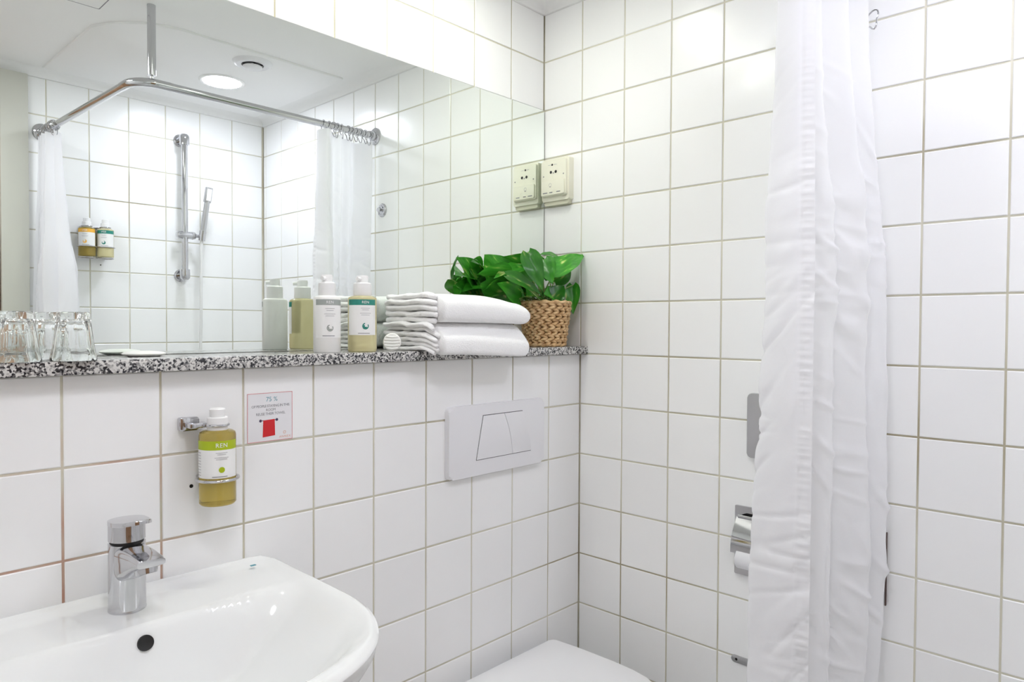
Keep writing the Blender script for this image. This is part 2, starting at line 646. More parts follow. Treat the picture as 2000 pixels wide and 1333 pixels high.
# far wall with the shower, seen in the mirror
wall_front = structure(obj('wall_front', box(X_LEFT, 0.0, Y_FRONT - 0.1, Y_FRONT - GR, 0, Z_TOP + 0.06), 'grout'),
                       'white tiled shower wall seen in the mirror', 'wall')
lay_tiles(wall_front, cuts(X_END, 0.0, -0.007), vc, lambda u, v: (u, Y_FRONT, v), (R(90), 0, R(180)))
wall_left = structure(obj('wall_left', box(X_LEFT - 0.1, X_LEFT, Y_FRONT - 0.1, Y_UP + 0.1, 0, Z_TOP + 0.06), 'plaster'),
                      'plain white wall at the left end of the room', 'wall')
floor = structure(obj('floor', box(X_LEFT - 0.1, 0.1, Y_FRONT - 0.1, Y_UP + 0.1, -0.06, 0.0), 'floor'),
                  'grey bathroom floor', 'floor')
ceiling = structure(obj('ceiling', box(X_LEFT - 0.1, 0.1, Y_FRONT - 0.1, Y_UP + 0.1, Z_CEIL, Z_CEIL + 0.06), 'plaster'),
                    'smooth white ceiling over the bathroom', 'ceiling')
# raised panel over the shower with a cut corner, and the access hatch
def chamfer_outline():
    pts = [(-0.065, Y_FRONT + 0.055), (-0.065, -0.885)]
    for i in range(5):
        a = R(0 + 90 * i / 4)
        pts.append((-0.085 + 0.02 * math.cos(a), -0.885 + 0.02 * math.sin(a)))
    for t in range(7):
        u = t / 6
        p0, p1, p2 = Vector((-0.70, -0.865)), Vector((-0.84, -0.865)), Vector((-0.92, -1.06))
        q = p0 * (1 - u) ** 2 + p1 * 2 * u * (1 - u) + p2 * u * u
        pts.append((q.x, q.y))
    pts += [(-0.93, Y_FRONT + 0.055)]
    return pts
obj('shower_ceiling_panel', prism(chamfer_outline(), Z_CEIL, Z_CEIL - 0.007, 'z', 0.005, 2), 'plaster', ceiling)
obj('access_hatch', prism(round_rect(-1.45, -0.94, -0.905, -0.45, 0.004), Z_CEIL, Z_CEIL - 0.0004, 'z'), 'plaster', ceiling)
obj('hatch_gap', frame_prism(round_rect(-1.453, -0.937, -0.908, -0.447, 0.004), round_rect(-1.45, -0.94, -0.905, -0.45, 0.004),
                             Z_CEIL, Z_CEIL - 0.0006, 'z'), 'ink', ceiling)

def cove(name, a, b, inward, label):
    """hollow quarter moulding from wall top to ceiling; a, b along wall; inward = unit vector into the room"""
    a, b, n = Vector(a), Vector(b), Vector(inward)
    w, h = 0.045, Z_CEIL - Z_TOP
    prof = [(-0.004, -0.002), (0.004, 0.0)]
    for i in range(1, 7):
        t = R(90 * i / 6)
        prof.append((w * (1 - math.cos(t)) + 0.004, h * math.sin(t)))
    prof.append((w + 0.004, h + 0.004))
    prof.append((-0.004, h + 0.004))
    bm = bmesh.new()
    A = [bm.verts.new(a + n * u + Vector((0, 0, v))) for u, v in prof]
    B = [bm.verts.new(b + n * u + Vector((0, 0, v))) for u, v in prof]
    m = len(prof)
    bm.faces.new(A)
    bm.faces.new(B[::-1])
    for i in range(m):
        bm.faces.new((A[i], A[(i + 1) % m], B[(i + 1) % m], B[i]))
    structure(obj(name, finish(bm, 30), 'plaster'), label, 'moulding')
cove('trim_1', (0, Y_FRONT, Z_TOP), (0, Y_UP, Z_TOP), (-1, 0, 0), 'white cove moulding along the top of the right wall')
cove('trim_2', (X_LEFT, Y_UP, Z_TOP), (0, Y_UP, Z_TOP), (0, -1, 0), 'white cove moulding above the mirror wall')
cove('trim_3', (X_LEFT, Y_FRONT, Z_TOP), (0, Y_FRONT, Z_TOP), (0, 1, 0), 'white cove moulding above the shower wall')
# door at the left of the far wall
door = thing('door_1', 'brown wooden door in a wide white frame at the mirror edge', 'door', ((X_END - 1.9) / 2, Y_FRONT, 0))
door['kind'] = 'structure'
dx = -(X_END - 1.9) / 2
obj('frame_post', box(-1.062 + dx, X_END + dx, -0.003, 0.030, 0, Z_TOP - 0.004, 0.003), 'paint', door)
obj('frame_head', box(-1.90 + dx, -1.062 + dx, -0.003, 0.028, 2.10, Z_TOP - 0.004, 0.003), 'paint', door)
obj('leaf', box(-1.90 + dx, -1.064 + dx, -0.003, 0.014, 0.005, 2.098, 0.002), 'wood', door)
h = obj('handle', tube([(-1.11 + dx, 0.014, 1.02), (-1.11 + dx, 0.06, 1.02), (-1.115 + dx, 0.066, 1.02), (-1.23 + dx, 0.066, 1.02)], 0.009), 'chrome', door)
# drilled hole beside the soap bottle
obj('drill_hole', map_mesh(lathe([(0.0034, 0.0), (0.0034, 0.0006), (0.0, 0.0006)], 14), lambda c: Vector((c.x - 1.1405, -c.z, c.y + 1.0185))), 'black', wall_back_lower)

# ------------------------------------------------------------------ mirror and granite shelf
bm = bmesh.new()
bm_box(bm, -1.93, -0.004, Y_MIRROR, Y_UP + 0.0005, 1.2535, 1.9795)
me = finish(bm)
me.materials.append(M['mirror'])
me.materials.append(M['mirror_edge'])
for p in me.polygons:
    p.material_index = 0 if p.normal.y < -0.9 else 1
tag(obj('mirror', me, None), 'long frameless wall mirror standing on the granite ledge', 'mirror')
shelf_me = box(-1.93, -0.0015, -0.030, Y_UP + 0.0015, 1.2302, 1.2525, 0.0015, 2)
tag(obj('granite_shelf', shelf_me, 'granite'), 'speckled grey granite ledge below the mirror', 'shelf')
ZS = 1.2527

# ------------------------------------------------------------------ ceiling lamps and vent
def downlight(x, y, r, mat, ring_w, label, watts, colour, group=None):
    t = thing('downlight', label, 'lamp', (x, y, Z_CEIL), group=group)
    z = -0.0075
    obj('trim_ring', lathe([(r, z - 0.004), (r + ring_w * 0.6, z - 0.005), (r + ring_w, z - 0.001), (r + ring_w, 0.0), (r, 0.0), (r, z - 0.004)], 48, caps=False), 'plaster', t)
    obj('diffuser', lathe([(0.0, z - 0.0035), (r * 0.9, z - 0.0035), (r * 0.999, z - 0.002), (r * 0.999, -0.001), (0.0, -0.001)], 40, caps=False), mat, t)
    ld = bpy.data.lights.new('downlight_glow', 'AREA')
    ld.shape = 'DISK'
    ld.size = 2 * r * 0.96
    ld.energy = watts
    ld.color = colour
    lo = bpy.data.objects.new('downlight_glow', ld)
    COL.objects.link(lo)
    lo.parent = t
    lo.location = (0, 0, z - 0.0042)
    return t
downlight(-0.395, -1.245, 0.075, 'lamp_shower', 0.012, 'large round glowing downlight in the shower ceiling', SHOWER_LAMP, (0.855, 0.86, 1.0))
bl = ['rightmost of the small round downlights above the mirror', 'left one of the small round downlights above the mirror']
for k, x in enumerate((-0.47, -0.90)):
    downlight(x, -0.14, 0.035, 'lamp_basin', 0.012, bl[k], BASIN_LAMP, (0.975, 1.0, 0.89), 'small downlights above the mirror')
downlight(-1.42, -0.98, 0.16, 'lamp_shower', 0.015, 'wide round fill light added to the ceiling near the door, out of view', FILL_LAMP, (0.94, 0.945, 1.0))  # added unseen lamp, only there to brighten the lower walls and curtain
vent = thing('ceiling_vent', 'round white exhaust valve on the ceiling beside the lit downlight', 'vent', (-0.405, -0.962, Z_CEIL - 0.007))
obj('outer_ring', lathe([(0.040, -0.010), (0.058, -0.012), (0.068, -0.006), (0.072, 0.0), (0.040, 0.0), (0.040, -0.010)], 48, caps=False), 'plastic', vent)
obj('throat', lathe([(0.0, -0.001), (0.0405, -0.001)], 32, caps=False), 'black', vent)
obj('valve_disc', lathe([(0.0, -0.024), (0.026, -0.024), (0.034, -0.020), (0.035, -0.015), (0.0, -0.013)], 40, caps=False), 'plastic', vent)
obj('spindle', lathe([(0.004, -0.015), (0.004, -0.0005)], 12), 'plastic', vent)

# ------------------------------------------------------------------ curtain rod
ROD_Z, ROD_Y, ROD_X, ROD_R = 2.063, -0.748, -0.888, 0.0125
ROD_XE = -0.922         # the short leg runs slightly askew to the far wall
rod = thing('curtain_rod', 'chrome L-shaped shower curtain rod hung from the ceiling', 'rod', (ROD_X, ROD_Y, ROD_Z))
br = 0.075
pts = [(0.0, ROD_Y, ROD_Z), (ROD_X + br + 0.02, ROD_Y, ROD_Z)]
bend = [(ROD_X + br + br * math.cos(R(90 + 90 * i / 10)), ROD_Y - br + br * math.sin(R(90 + 90 * i / 10)), ROD_Z) for i in range(11)]
def rel(ps, o):
    return [(p[0] - o[0], p[1] - o[1], p[2] - o[2]) for p in ps]
RO = (ROD_X, ROD_Y, ROD_Z)
obj('rail', tube(rel([(-0.003, ROD_Y, ROD_Z), (ROD_X + br, ROD_Y, ROD_Z)], RO), ROD_R, 20), 'chrome', rod)
obj('corner_bend', tube(rel([(ROD_X + br + 0.03, ROD_Y, ROD_Z)] + bend + [(ROD_X - 0.001, ROD_Y - br - 0.03, ROD_Z)], RO), ROD_R + 0.0012, 20), 'chrome', rod)
obj('rail', tube(rel([(ROD_X, ROD_Y - br, ROD_Z), (ROD_XE, Y_FRONT + 0.003, ROD_Z)], RO), ROD_R, 20), 'chrome', rod)
px_, py_ = ROD_X + 0.052, ROD_Y - 0.008
obj('hanger_post', tube(rel([(px_, py_, ROD_Z + 0.024), (px_, py_, Z_CEIL)], RO), 0.0125, 18), 'chrome', rod)
obj('post_screw', tube(rel([(px_, py_, ROD_Z + 0.008), (px_, py_, ROD_Z + 0.026)], RO), 0.0045, 12), 'chrome', rod)
fl = lathe([(0.034, 0.0), (0.034, 0.004), (0.028, 0.009), (0.019, 0.011), (0.018, 0.022), (0.0135, 0.024)], 32)
obj('wall_flange', map_mesh(fl.copy(), lambda c: Vector((-c.z - ROD_X, c.x, c.y))), 'chrome', rod)
obj('wall_flange', map_mesh(fl.copy(), lambda c: Vector((c.x + ROD_XE - ROD_X, c.z + Y_FRONT - ROD_Y, c.y))), 'chrome', rod)
bpy.data.meshes.remove(fl)

# ------------------------------------------------------------------ curtains
def catmull(P0, per):
    out = []
    n = len(P0)
    for i in range(n - 1):
        a, b, c, d = P0[max(i - 1, 0)], P0[i], P0[i + 1], P0[min(i + 2, n - 1)]
        for k in range(per):
            t = k / per
            out.append(tuple(0.5 * (2 * b[j] + (c[j] - a[j]) * t + (2 * a[j] - 5 * b[j] + 4 * c[j] - d[j]) * t * t +
                                    (3 * b[j] - a[j] - 3 * c[j] + d[j]) * t ** 3) for j in range(2)))
    out.append(tuple(P0[-1]))
    return out

def curtain_sheet(keys, ztop, zbot, rows, per, amp, seed, hem_side=True, crease=1.0):
    """keys: list of (t, plan control points) from top (t=0) to bottom (t=1)."""
    grid = []
    for i in range(rows + 1):
        t = i / rows
        z = lerp(ztop, zbot, t)
        for (t0, k0), (t1, k1) in zip(keys, keys[1:]):
            if t <= t1 + 1e-9:
                u = smoothstep(0, 1, (t - t0) / (t1 - t0))
                ctrl = [(lerp(a[0], b[0], u), lerp(a[1], b[1], u)) for a, b in zip(k0, k1)]
                break
        path = catmull(ctrl, per)
        n = len(path)
        arc = 0.0
        row = []
        for j, (x, y) in enumerate(path):
            if j:
                arc += math.hypot(x - path[j - 1][0], y - path[j - 1][1])
            a, b = path[max(j - 1, 0)], path[min(j + 1, n - 1)]
            tx, ty = b[0] - a[0], b[1] - a[1]
            l = math.hypot(tx, ty) or 1
            nx, ny = ty / l, -tx / l
            grow = smoothstep(0.0, 0.25, t)
            d = amp * grow * (noise.noise((arc * 9 + seed, z * 2.4, seed)) * 0.9 +
                              noise.noise((arc * 26 + z * 14, z * 5 - arc * 9, seed + 5)) * 0.35 * crease)
            # sharper diagonal crush creases, two directions
            for ang, fa_, fc_, wt in ((0.75, 5.0, 17.0, 0.75), (0.15, 4.0, 22.0, 0.5)):
                al, ac_ = math.cos(ang) * arc - math.sin(ang) * z, math.sin(ang) * arc + math.cos(ang) * z
                q = noise.noise((al * fa_ + seed, ac_ * fc_, seed + 9 * ang))
                gate = smoothstep(-0.15, 0.35, noise.noise((arc * 7, z * 3.1, seed + 20 * ang)))
                d += crease * amp * wt * grow * gate * (1 - min(1.0, abs(q) * 4.0)) ** 1.5
            if hem_side:
                hem = math.exp(-((arc - 0.014) / 0.011) ** 2)
                d += 0.0024 * hem * smoothstep(0.02, 0.2, t) * (0.6 + 0.8 * noise.noise((z * 11, 3, seed))) * math.sin(z * 2 * math.pi / 0.0145 + 5 * noise.noise((z * 24, 0, seed)))
                d += 0.0016 * math.exp(-((arc - 0.024) / 0.004) ** 2)
            row.append((x + nx * d, y + ny * d, z + 0.004 * noise.noise((arc * 20, 0, seed)) * (1 - t)))
        grid.append(row)
    return grid_mesh(grid, smooth=180)

top = [(-0.250, -0.768), (-0.262, -0.735), (-0.252, -0.694), (-0.226, -0.708), (-0.190, -0.754), (-0.160, -0.742),
       (-0.130, -0.787), (-0.100, -0.772), (-0.066, -0.808), (-0.042, -0.775), (-0.024, -0.735)]
mid = [(-0.270, -0.780), (-0.276, -0.730), (-0.262, -0.672), (-0.226, -0.690), (-0.182, -0.778), (-0.150, -0.764),
       (-0.118, -0.830), (-0.092, -0.810), (-0.058, -0.849), (-0.040, -0.800), (-0.030, -0.740)]
knee = [(-0.268, -0.778), (-0.279, -0.722), (-0.266, -0.655), (-0.222, -0.680), (-0.180, -0.782), (-0.151, -0.766),
        (-0.114, -0.836), (-0.093, -0.814), (-0.056, -0.857), (-0.041, -0.800), (-0.032, -0.730)]
low = [(-0.262, -0.775), (-0.280, -0.715), (-0.268, -0.640), (-0.218, -0.672), (-0.178, -0.782), (-0.152, -0.764),
       (-0.112, -0.828), (-0.094, -0.806), (-0.054, -0.828), (-0.042, -0.780), (-0.034, -0.720)]
shower_curtain = tag(obj('shower_curtain', curtain_sheet([(0, top), (0.38, mid), (0.66, knee), (1.0, low)], 2.035, 0.16, 420, 14, 0.0095, 3.1), 'curtain'),
                     'white fabric shower curtain gathered against the right tiled wall', 'curtain')
def along_y(pts, ox):
    return pts
ltop = [(-0.942, -1.640), (-0.890, -1.625), (-0.945, -1.605), (-0.888, -1.588), (-0.948, -1.570), (-0.885, -1.548),
        (-0.945, -1.530), (-0.895, -1.512), (-0.925, -1.490)]
lmid = [(-0.965, -1.640), (-0.845, -1.622), (-0.965, -1.600), (-0.835, -1.580), (-0.970, -1.556), (-0.830, -1.530),
        (-0.965, -1.505), (-0.850, -1.482), (-0.920, -1.455)]
llow = [(-0.985, -1.640), (-0.825, -1.618), (-0.985, -1.592), (-0.812, -1.566), (-0.990, -1.538), (-0.805, -1.508),
        (-0.985, -1.478), (-0.820, -1.450), (-0.920, -1.420)]
tag(obj('shower_curtain', curtain_sheet([(0, ltop), (0.4, lmid), (1.0, llow)], 2.035, 0.16, 120, 12, 0.006, 8.4, hem_side=False), 'curtain'),
    'white shower curtain bunched beside the door frame in the mirror', 'curtain')

# curtain rings: chrome hook around the rod
ring_me = None
def make_ring_mesh():
    bm = bmesh.new()
    loop = [(0.019 * math.cos(R(a)), 0.0, 0.019 * math.sin(R(a)) - 0.004) for a in range(-60, 241, 20)]
    tail = [(-0.006, 0, -0.031), (-0.002, 0, -0.039), (0.004, 0, -0.040), (0.007, 0, -0.034), (0.0095, 0, -0.021)]
    tube_bm(bm, loop + tail, 0.0017, 6, closed=True)
    return finish(bm, 60)
ring_me = make_ring_mesh()
ring_me.materials.append(M['chrome'])
ORD = ('first', 'second', 'third', 'fourth', 'fifth', 'sixth', 'seventh', 'eighth', 'ninth', 'tenth', 'eleventh')
for k in range(11):
    o = bpy.data.objects.new('curtain_ring', ring_me)
    COL.objects.link(o)
    o.location = (-0.030 - 0.0205 * k + random.uniform(-0.005, 0.005), ROD_Y, ROD_Z)
    o.rotation_euler = (random.uniform(-0.1, 0.1), random.uniform(-0.15, 0.15), R(90) + random.uniform(-0.35, 0.35))
    tag(o, ORD[k] + ' chrome curtain ring along the rod from the right wall flange', 'curtain ring', 'curtain rings by the right wall')
for k in range(9):
    o = bpy.data.objects.new('curtain_ring', ring_me)
    COL.objects.link(o)
    o.location = (ROD_XE, -1.630 + 0.0165 * k + random.uniform(-0.004, 0.004), ROD_Z)
    o.rotation_euler = (random.uniform(-0.15, 0.15), random.uniform(-0.1, 0.1), random.uniform(-0.35, 0.35))
    tag(o, ORD[k] + ' chrome curtain ring from the shower wall on the rod leg by the door frame', 'curtain ring', 'curtain rings by the door frame')
o = bpy.data.objects.new('curtain_ring', ring_me)
COL.objects.link(o)
o.location = (-0.026, -0.802, 1.978)
o.rotation_euler = (R(20), R(35), R(70))
tag(o, 'loose curtain ring dangling from the upper right edge of the near curtain', 'curtain ring')

# ------------------------------------------------------------------ washbasin
SX, RIM = -1.275, 0.862
HALF = 0.287
def basin_outline(a):
    """radius from the centre (SX, -0.235) to the outline at angle a (a=0 -> +x)."""
    c, s = math.cos(a), math.sin(a)
    best = 1e9
    def inside(r):
        x, y = r * c, -0.235 + r * s
        if y > -0.0008 or abs(x) > 0.4:
            return False
        ax = abs(x)
        side = HALF - 0.004 * (y / -0.3) if y > -0.3 else HALF - 0.004
        if y > -0.27:
            # rounded rear corner
            if ax > side - 0.03 and y > -0.03:
                return (ax - (side - 0.03)) ** 2 + (y + 0.03) ** 2 < 0.03 ** 2
            return ax < side
        # front: superellipse bow
        t = (-0.27 - y) / 0.255
        if t >= 1:
            return False
        return ax < side * (1 - t ** 2.3) ** (1 / 2.3)
    lo, hi = 0.0, 0.6
    for _ in range(40):
        m = (lo + hi) / 2
        if inside(m):
            lo = m
        else:
            hi = m
    return lo
def basin_z(x, y):
    ax = abs(x)
    back = smoothstep(-0.158, -0.215, y)
    side = smoothstep(0.262, 0.06, ax)
    fr = smoothstep(-0.505 + 0.10 * (ax / 0.28) ** 2, -0.36, y)
    d = 0.125 * (back ** 0.8) * (side ** 0.75) * (fr ** 0.9)
    z = RIM - d
    z -= 0.006 * smoothstep(-0.012, -0.05, y) * smoothstep(0.285, 0.24, ax)      # deck lies lower than the lip
    z += 0.006 * smoothstep(-0.02, -0.004, y)
    return z
NA, NR = 144, 64
rows = []
for k in range(NR + 1):
    s = k / NR
    s = s ** 0.8
    row = []
    for i in range(NA):
        a = 2 * math.pi * i / NA + 0.0107
        r = basin_outline(a)
        x, y = s * r * math.cos(a), -0.235 + s * r * math.sin(a)
        drop = 0.009 * smoothstep(0.95, 1.0, s) ** 2
        row.append((x, y, (basin_z(x, y) - drop if k else basin_z(0, -0.235)) - RIM))
    rows.append(row)
# outer skirt narrowing to the underside
for zz, sc, sh in ((-0.016, 1.0, 0), (-0.035, 0.985, 0), (-0.075, 0.93, 0.010), (-0.12, 0.80, 0.03), (-0.155, 0.60, 0.05), (-0.172, 0.40, 0.06), (-0.178, 0.02, 0.06)):
    row = []
    for i in range(NA):
        a = 2 * math.pi * i / NA + 0.0107
        r = basin_outline(a) * sc
        row.append((r * math.cos(a), min(-0.235 + r * math.sin(a) + sh, -0.0008), zz))
    rows.append(row)
basin = thing('washbasin', 'white ceramic washbasin fixed to the tiled wall', 'sink', (SX, 0, RIM))
obj('bowl', grid_mesh(rows, closed_u=True, smooth=60), 'ceramic', basin)
# overflow hole on the rear slope of the bowl
oy, ox = -0.171, -0.003
oz = basin_z(ox, oy) - RIM
e = 0.004
ny = (basin_z(ox, oy + e) - basin_z(ox, oy - e)) / (2 * e)
ov = lathe([(0.0, 0.0), (0.0098, 0.0), (0.0112, 0.0006), (0.0118, -0.004)], 24, caps=False)
tilt = math.atan(ny)
ov_o = obj('overflow_hole', ov, 'black', basin, (ox, oy - 0.0032 * math.sin(tilt), oz + 0.0032 * math.cos(tilt)), (tilt, 0, 0))
obj('maker_mark', box(0.222, 0.232, -0.052, -0.046, 0.0005, 0.0012), 'ink_teal', basin)
obj('drain', lathe([(0.0, 0.004), (0.018, 0.003), (0.028, 0.0)], 24, caps=False), 'chrome', basin, (0, -0.29, basin_z(0, -0.29) - RIM + 0.0005))

# ------------------------------------------------------------------ tap
FZ = basin_z(0, -0.08)
tap = thing('basin_mixer_tap', 'chrome single-lever mixer tap on the washbasin', 'tap', (SX + 0.002, -0.078, FZ))
obj('body', lathe([(0.0275, 0.0), (0.0278, 0.002), (0.0272, 0.004), (0.0268, 0.06), (0.0268, 0.1075), (0.024, 0.109)], 48), 'chrome', tap)
obj('gap_ring', lathe([(0.0245, 0.108), (0.0245, 0.1125)], 40), 'black', tap)
# spout: rounded sections swept forward
def spout_section(y, w, z0, z1, n=24):
    out = []
    for i in range(n):
        a = 2 * math.pi * i / n
        c, s = math.cos(a), math.sin(a)
        e_ = 0.55
        u = math.copysign(abs(c) ** e_, c) * w / 2
        v = math.copysign(abs(s) ** e_, s) * 0.5 + 0.5
        out.append((u, y, z0 + (z1 - z0) * v))
    return out
secs = [spout_section(0.0, 0.046, 0.048, 0.1075), spout_section(-0.022, 0.048, 0.052, 0.1085), spout_section(-0.045, 0.046, 0.063, 0.1085),
        spout_section(-0.070, 0.044, 0.076, 0.1080), spout_section(-0.094, 0.042, 0.087, 0.1060), spout_section(-0.106, 0.040, 0.092, 0.1030)]
bm = bmesh.new()
V = [[bm.verts.new(p) for p in s_] for s_ in secs]
for a_, b_ in zip(V, V[1:]):
    for i in range(len(a_)):
        j = (i + 1) % len(a_)
        bm.faces.new((a_[i], a_[j], b_[j], b_[i]))
bm.faces.new(V[0])
bm.faces.new(V[-1][::-1])
spout = obj('spout', finish(bm, 50), 'chrome', tap)
obj('aerator', lathe([(0.0155, -0.006), (0.0165, 0.0), (0.017, 0.012)], 28), 'chrome', spout, (0, -0.084, 0.083), (R(-18), 0, 0))
obj('aerator_mesh', lathe([(0.0, -0.0064), (0.0125, -0.0064)], 24, caps=False), 'black', spout, (0, -0.084, 0.083), (R(-18), 0, 0))
# handle: cylinder with a sloped top running into a flat lever
bm = bmesh.new()
n = 40
ringA = [bm.verts.new((0.0268 * math.cos(2 * math.pi * i / n), 0.0268 * math.sin(2 * math.pi * i / n), 0.1125)) for i in range(n)]
ringB = []
for i in range(n):
    x, y = 0.0268 * math.cos(2 * math.pi * i / n), 0.0268 * math.sin(2 * math.pi * i / n)
    ringB.append(bm.verts.new((x, y, 0.143 - 0.10 * (y + 0.0268) * 0.6)))
for i in range(n):
    bm.faces.new((ringA[i], ringA[(i + 1) % n], ringB[(i + 1) % n], ringB[i]))
bm.faces.new(ringA[::-1])
bm.faces.new(ringB)
hd = obj('handle', finish(bm, 40), 'chrome', tap)
lev = []
for i in range(21):
    a = R(180 * i / 20)
    lev.append((0.0272 * math.cos(a), 0.0272 * math.sin(a)))
lev += [(-0.0265, -0.02), (-0.022, -0.045), (-0.012, -0.058), (0, -0.061), (0.012, -0.058), (0.022, -0.045), (0.0265, -0.02)]
lv = prism(lev, 0.0, 0.0065, 'z', 0.0022, 3)
map_mesh(lv, lambda c: Vector((c.x, c.y, c.z + 0.1395 - 0.10 * (c.y + 0.0268) * 0.6 + 0.9 * max(0, -c.y - 0.02) ** 1.6)))
obj('lever', lv, 'chrome', hd)

# ------------------------------------------------------------------ bottles
def arc_patch(r, a0, a1, z0, z1, n=18):
    rows_ = [[(r * math.cos(lerp(a0, a1, i / n)), r * math.sin(lerp(a0, a1, i / n)), z) for i in range(n + 1)] for z in (z0, z1)]
    return grid_mesh(rows_, smooth=180)

def wrap(me, r, ac, z):
    """flat (x, y) mesh -> onto a cylinder of radius r facing angle ac"""
    return map_mesh(me, lambda c: Vector((r * math.cos(ac + c.x / r), r * math.sin(ac + c.x / r), z + c.y)))

def flat_rect(w, h, n=8):
    return grid_mesh([[(-w / 2 + w * i / n, y, 0) for i in range(n + 1)] for y in (-h / 2, h / 2)], smooth=180)

def disc_flat(r, n=20, r0=0.0, a0=0.0, a1=2 * math.pi):
    bm = bmesh.new()
    m = 22
    inner = [bm.verts.new((r0 * math.cos(lerp(a0, a1, i / m)), r0 * math.sin(lerp(a0, a1, i / m)), 0)) for i in range(m + 1)] if r0 else None
    outer = [bm.verts.new((r * math.cos(lerp(a0, a1, i / m)), r * math.sin(lerp(a0, a1, i / m)), 0)) for i in range(m + 1)]
    c = None if r0 else bm.verts.new((0, 0, 0))
    for i in range(m):
        if r0:
            bm.faces.new((inner[i], outer[i], outer[i + 1], inner[i + 1]))
        else:
            bm.faces.new((c, outer[i], outer[i + 1]))
    return finish(bm)

def bottle(label, loc, r, hb, body_mat, band_mat, face, span=(-1.15, 1.15), lab=(0.26, 0.86), band=0.10, cap='tall', emblem='wave', group=None, side_text=False):
    """face: angle (plan) towards which the label is centred"""
    t = thing('soap_bottle', label, 'bottle', loc, group=group)
    obj('body', lathe([(0.0, 0.0), (r * 0.93, 0.0), (r, 0.003), (r, hb * 0.93), (r * 0.95, hb * 0.965), (r * 0.78, hb * 0.99),
                       (r * 0.5, hb), (0.0, hb)], 48, caps=False), body_mat, t)
    if cap == 'tall':
        c0 = obj('cap_collar', lathe([(r * 0.60, hb - 0.002), (r * 0.64, hb + 0.001), (r * 0.63, hb + 0.026), (r * 0.52, hb + 0.0285), (0, hb + 0.0285)], 36, caps=False), 'cap', t)
        obj('pump_head', lathe([(r * 0.40, hb + 0.026), (r * 0.42, hb + 0.040), (r * 0.38, hb + 0.044), (0, hb + 0.044)], 30, caps=False), 'cap', t)
        nz = math.cos(face - 0.5), math.sin(face - 0.5)
        obj('nozzle', tube([(0, 0, hb + 0.0365), (nz[0] * r * 0.72, nz[1] * r * 0.72, hb + 0.0355)], [0.0052, 0.0042], 12), 'cap', t)
    else:
        obj('cap_collar', lathe([(r * 0.56, hb - 0.002), (r * 0.56, hb + 0.021), (r * 0.52, hb + 0.0225), (0, hb + 0.0225)], 36, caps=False), 'cap', t)
        obj('pump_head', lathe([(r * 0.36, hb + 0.020), (r * 0.43, hb + 0.024), (r * 0.43, hb + 0.036), (r * 0.36, hb + 0.038), (0, hb + 0.038)], 30, caps=False), 'cap', t)
    z0, z1 = hb * lab[0], hb * lab[1]
    zb = z1 - hb * band
    a0, a1 = face + span[0], face + span[1]
    L = obj('label', arc_patch(r + 0.0004, a0, a1, z0, zb), 'label_white', t)
    obj('colour_band', arc_patch(r + 0.0004, a0, a1, zb, z1), band_mat, t)
    rt = r + 0.0007
    obj('brand_text', wrap(text_mesh('REN', hb * band * 0.68, 1.05), rt, face + 0.22, (zb + z1) / 2), 'ink_white', t)
    for k, (w, f) in enumerate(((0.020, 0.90), (0.015, 0.84), (0.024, 0.73), (0.019, 0.67))):
        obj('print_line', wrap(flat_rect(w, 0.0011), rt, face + 0.22, lerp(z0, zb, f)), 'ink_light', L)
    obj('print_line', wrap(flat_rect(0.026, 0.0013), rt, face + 0.12, lerp(z0, zb, 0.06)), 'ink', L)
    ze = lerp(z0, zb, 0.30)
    if emblem == 'wave':
        obj('emblem', wrap(map_mesh(disc_flat(0.0072, r0=0.0050, a0=R(100), a1=R(395)), lambda c: c), rt, face + 0.22, ze), band_mat, L)
        obj('emblem', wrap(map_mesh(disc_flat(0.0048, r0=0.0018, a0=R(140), a1=R(330)), lambda c: c), rt, face + 0.22, ze), band_mat, L)
    else:
        obj('emblem', wrap(disc_flat(0.0052), rt, face + 0.22, ze), band_mat, L)
    if side_text:
        for k in range(9):
            obj('print_line', wrap(flat_rect(0.011, 0.0011, 4), rt, a0 + 0.28, lerp(z0, zb, 0.10 + 0.10 * k)), 'ink_light', L)
    return t

def facing(x, y):
    return math.atan2(CAM_POS[1] - y, CAM_POS[0] - x)

bx, by = -0.842, 0.030
bottle('white lotion bottle with a grey label band on the granite ledge', (bx, by, ZS), 0.0285, 0.122, 'bottle_white', 'band_grey', facing(bx, by), (-0.9, 1.35), (0.26, 0.925))
bx, by = -0.762, 0.016
bottle('clear pale yellow wash bottle with a teal label band beside the towels', (bx, by, ZS), 0.0315, 0.124, 'pale_amber', 'band_teal', facing(bx, by), (-1.1, 1.05), (0.30, 0.925))

